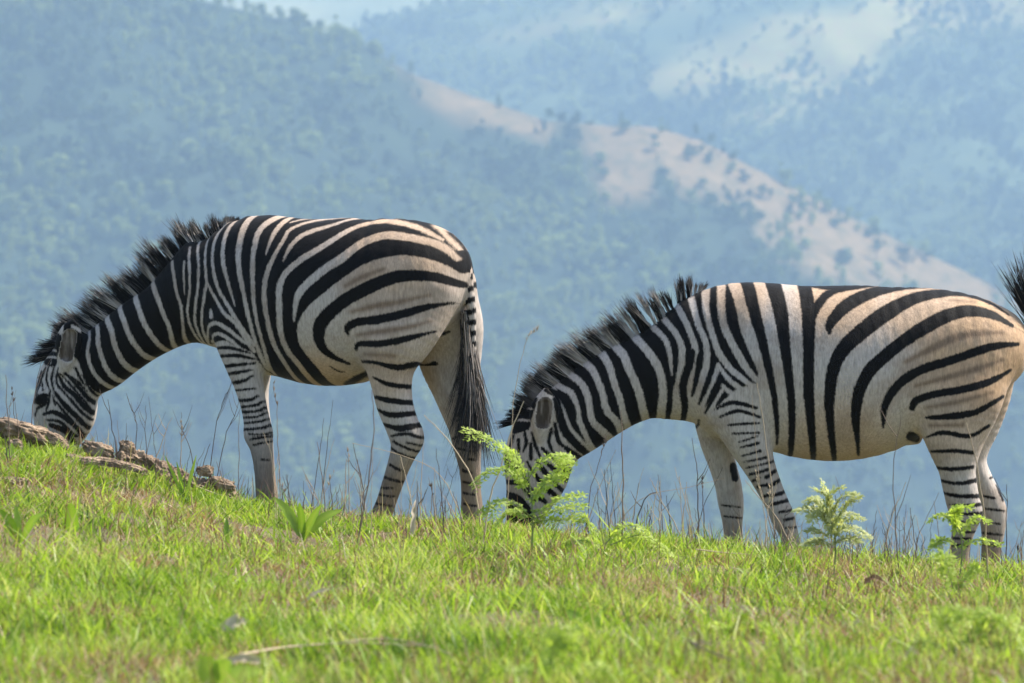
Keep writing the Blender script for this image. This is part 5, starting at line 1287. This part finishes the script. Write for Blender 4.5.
def weed(px, py, D, leaves, label, seed, mat=None, cat="plant", tone=0.0):
    r = np.random.default_rng(seed)
    if py > 530: D = hit(px, py)
    base = P(px, py, D); base[2] = float(ground_z(base[0], base[1]))
    t = empty("broad_leaved_plant", base); tag(t, label, cat)
    for (tx, ty, w, arch) in leaves:
        p2 = P(tx, ty, D) + [0, r.uniform(-.05, .05), 0]; p0 = base + [0, 0, .002]
        p1 = (p0 + p2) / 2 + np.array([0, 0, arch])
        V, F, T = leaf_geo(p0, p1, p2, w)
        mesh_np("leaf", V - base, F, 4, mat or m_leaf, t, True, {"tint": np.clip(T + tone + r.normal(0, .12), 0, 1)})
    return t
weed(303, 524, 12.7, [(274, 497, .016, .02), (300, 502, .013, .012), (322, 504, .013, .012), (342, 510, .016, .022), (288, 512, .012, .01)], "leafy green rosette plant in front of the gap under the left zebra's belly", 1)
weed(72, 535, 12.2, [(72, 502, .022, 0), (78, 525, .010, .0)], "single broad upright green leaf in the grass at left", 2)
weed(20, 545, 12.2, [(1, 508, .014, .012), (14, 505, .010, .006), (47, 512, .012, .02), (4, 530, .012, .012)], "narrow leaved green plant near the left edge of the picture", 3)
weed(10, 462, 13.1, [(10, 443, .011, 0), (3, 450, .009, .006)], "small upright green leaf under the long flat rock", 4)
weed(226, 546, 12.2, [(226, 518, .010, 0), (232, 528, .007, 0)], "single narrow dark green leaf left of the rosette plant", 5, tone=-.25)
weed(590, 640, 10.2, [(566, 610, .018, .01), (588, 605, .014, .006), (600, 618, .013, .006)], "blurred dark green broad leaved weed at the lower middle", 6, tone=-.35)
weed(185, 480, 13.2, [(196, 455, .006, 0), (176, 462, .006, 0), (165, 455, .005, 0)], "tuft of wide green blades growing below the pale clods", 7)
weed(215, 690, 9.6, [(232, 660, .025, .01), (200, 655, .024, .01), (260, 672, .022, .01)], "blurred yellowish leafy weed at the bottom left edge", 8, tone=.2)

m_straw = leaf_mat("litter", [(0, (0.22, 0.12, 0.06)), (.5, (0.42, 0.33, 0.22)), (1, (0.66, 0.58, 0.45))], trans=.3, rough=.7)
def litter(name, px, py, D, dx, dy, w, tint, label, cat, lift=.012, seed=0, group=None):
    r = np.random.default_rng(seed)
    if py > 560: D = hit(px, py + 8)
    a = P(px, py, D); a[2] = float(ground_z(a[0], a[1])) + lift
    b_ = a + np.array([dx, dy * .5, 0]); b_[2] = float(ground_z(b_[0], b_[1])) + lift + dy
    V, F, T = leaf_geo(a, (a + b_) / 2 + [0, 0, .012], b_, w * .7, .5)
    V = V + r.normal(0, w * .16, V.shape)
    o = mesh_np(name, V - a, F, 4, m_straw, attrs={"tint": np.clip(T * 0 + tint * .8 + r.normal(0, .08, len(T)), 0, 1)})
    o.location = a; return tag(o, label, cat, group)
litter("dry_leaf", 222, 640, 10.4, .06, .03, .022, .95, "crumpled whitish dead leaf lying in the lower left grass", "dead leaf", .035, 1)
litter("dry_leaf", 226, 668, 9.9, .10, .0, .014, .85, "straw coloured dead leaf below the crumpled whitish one", "dead leaf", .03, 2)
litter("dry_leaf", 864, 588, 11.4, .06, .015, .014, .05, "curled dark brown dead leaf in the grass at right", "dead leaf", .04, 3)
litter("dry_leaf", 412, 522, 12.9, .01, .14, .014, .85, "folded pale dead leaf standing on end beside the left zebra's hoof", "dead leaf", .0, 4)
litter("dry_leaf", 280, 497, 13.2, -.012, .08, .007, .9, "small pale dry leaf behind the left zebra's fore hoof", "dead leaf", .0, 5)
litter("dry_leaf", 800, 546, 12.9, -.05, .05, .018, .9, "creamy dry leaf at the right zebra's near fore hoof", "dead leaf", .0, 6)
litter("dry_leaf", 853, 632, 10.6, .03, .01, .008, 1.0, "small white dead leaf in the lower right grass", "dead leaf", .035, 7)
litter("dry_leaf", 906, 662, 10.0, .03, .005, .009, 1.0, "small white dead leaf left of the corner fern", "dead leaf", .03, 8)
litter("dry_leaf", 300, 612, 11.0, .09, .035, .006, .85, "long pale dead grass leaf lying in the grass at left centre", "dead leaf", .04, 9)
litter("dry_leaf", 690, 655, 10.0, .05, .01, .010, .75, "dull tan dead leaf at the lower centre right", "dead leaf", .03, 10)
def lying(path, D, r0, tint, label, seed):
    ctrl = np.array([P(px, py, hit(px, py + 14) if py > 560 else D) for px, py in path])
    for c in ctrl: c[2] = float(ground_z(c[0], c[1])) + .045
    c = spline(ctrl, 6); V, F = tube(c, np.linspace(r0, r0 * .5, len(c)), 6)
    o = mesh_np("dry_stick", V - ctrl[0], F, 4, m_stalk, attrs={"tint": np.full(len(V), tint)}); o.location = ctrl[0]
    return tag(o, label, "dry stick")
lying([(240, 660), (290, 652), (360, 648), (440, 652)], 10.3, .0028, .95, "long thin straw lying across the grass at lower left", 1)
lying([(345, 646), (390, 644), (430, 652), (450, 660)], 10.5, .0026, .9, "thin straw lying at the lower middle of the grass", 2)
lying([(684, 643), (705, 655), (735, 668)], 10.2, .0034, .35, "dark brown stick lying in the grass at lower right centre", 3)
lying([(696, 545), (720, 548), (750, 552)], 12.7, .0022, .9, "pale straw lying at the foot of the right zebra's forelegs", 4)
lying([(196, 480), (215, 488), (236, 497)], 13.35, .0026, .9, "pale stick lying along the lower end of the earth bank", 5)
# the one yellow flower
m_yel, nt, b = new_mat("yellow_petal"); b.inputs["Base Color"].default_value = (0.75, 0.5, 0.02, 1)
base = P(28, 486, 12.9); base[2] = float(ground_z(base[0], base[1]))
fl = empty("flower", base); tag(fl, "tiny yellow flower in the grass below the long flat rock", "flower")
V, F = tube([(0, 0, 0), (0.003, 0, .02), (0, 0, .04)], [.001, .001, .0008], 5); mesh_np("stem", V, F, 4, m_stem, fl)
V, F = [], []
for k in range(8):
    a = k * math.pi / 4; d = np.array([math.cos(a), math.sin(a), .25]); s = np.array([-math.sin(a), math.cos(a), 0]); o = len(V)
    V += [d * .001 + [0, 0, .04], d * .008 + s * .004 + [0, 0, .04], d * .014 + [0, 0, .04], d * .008 - s * .004 + [0, 0, .04]]; F.append((o, o + 1, o + 2, o + 3))
mesh_np("petals", V, F, 4, m_yel, fl)
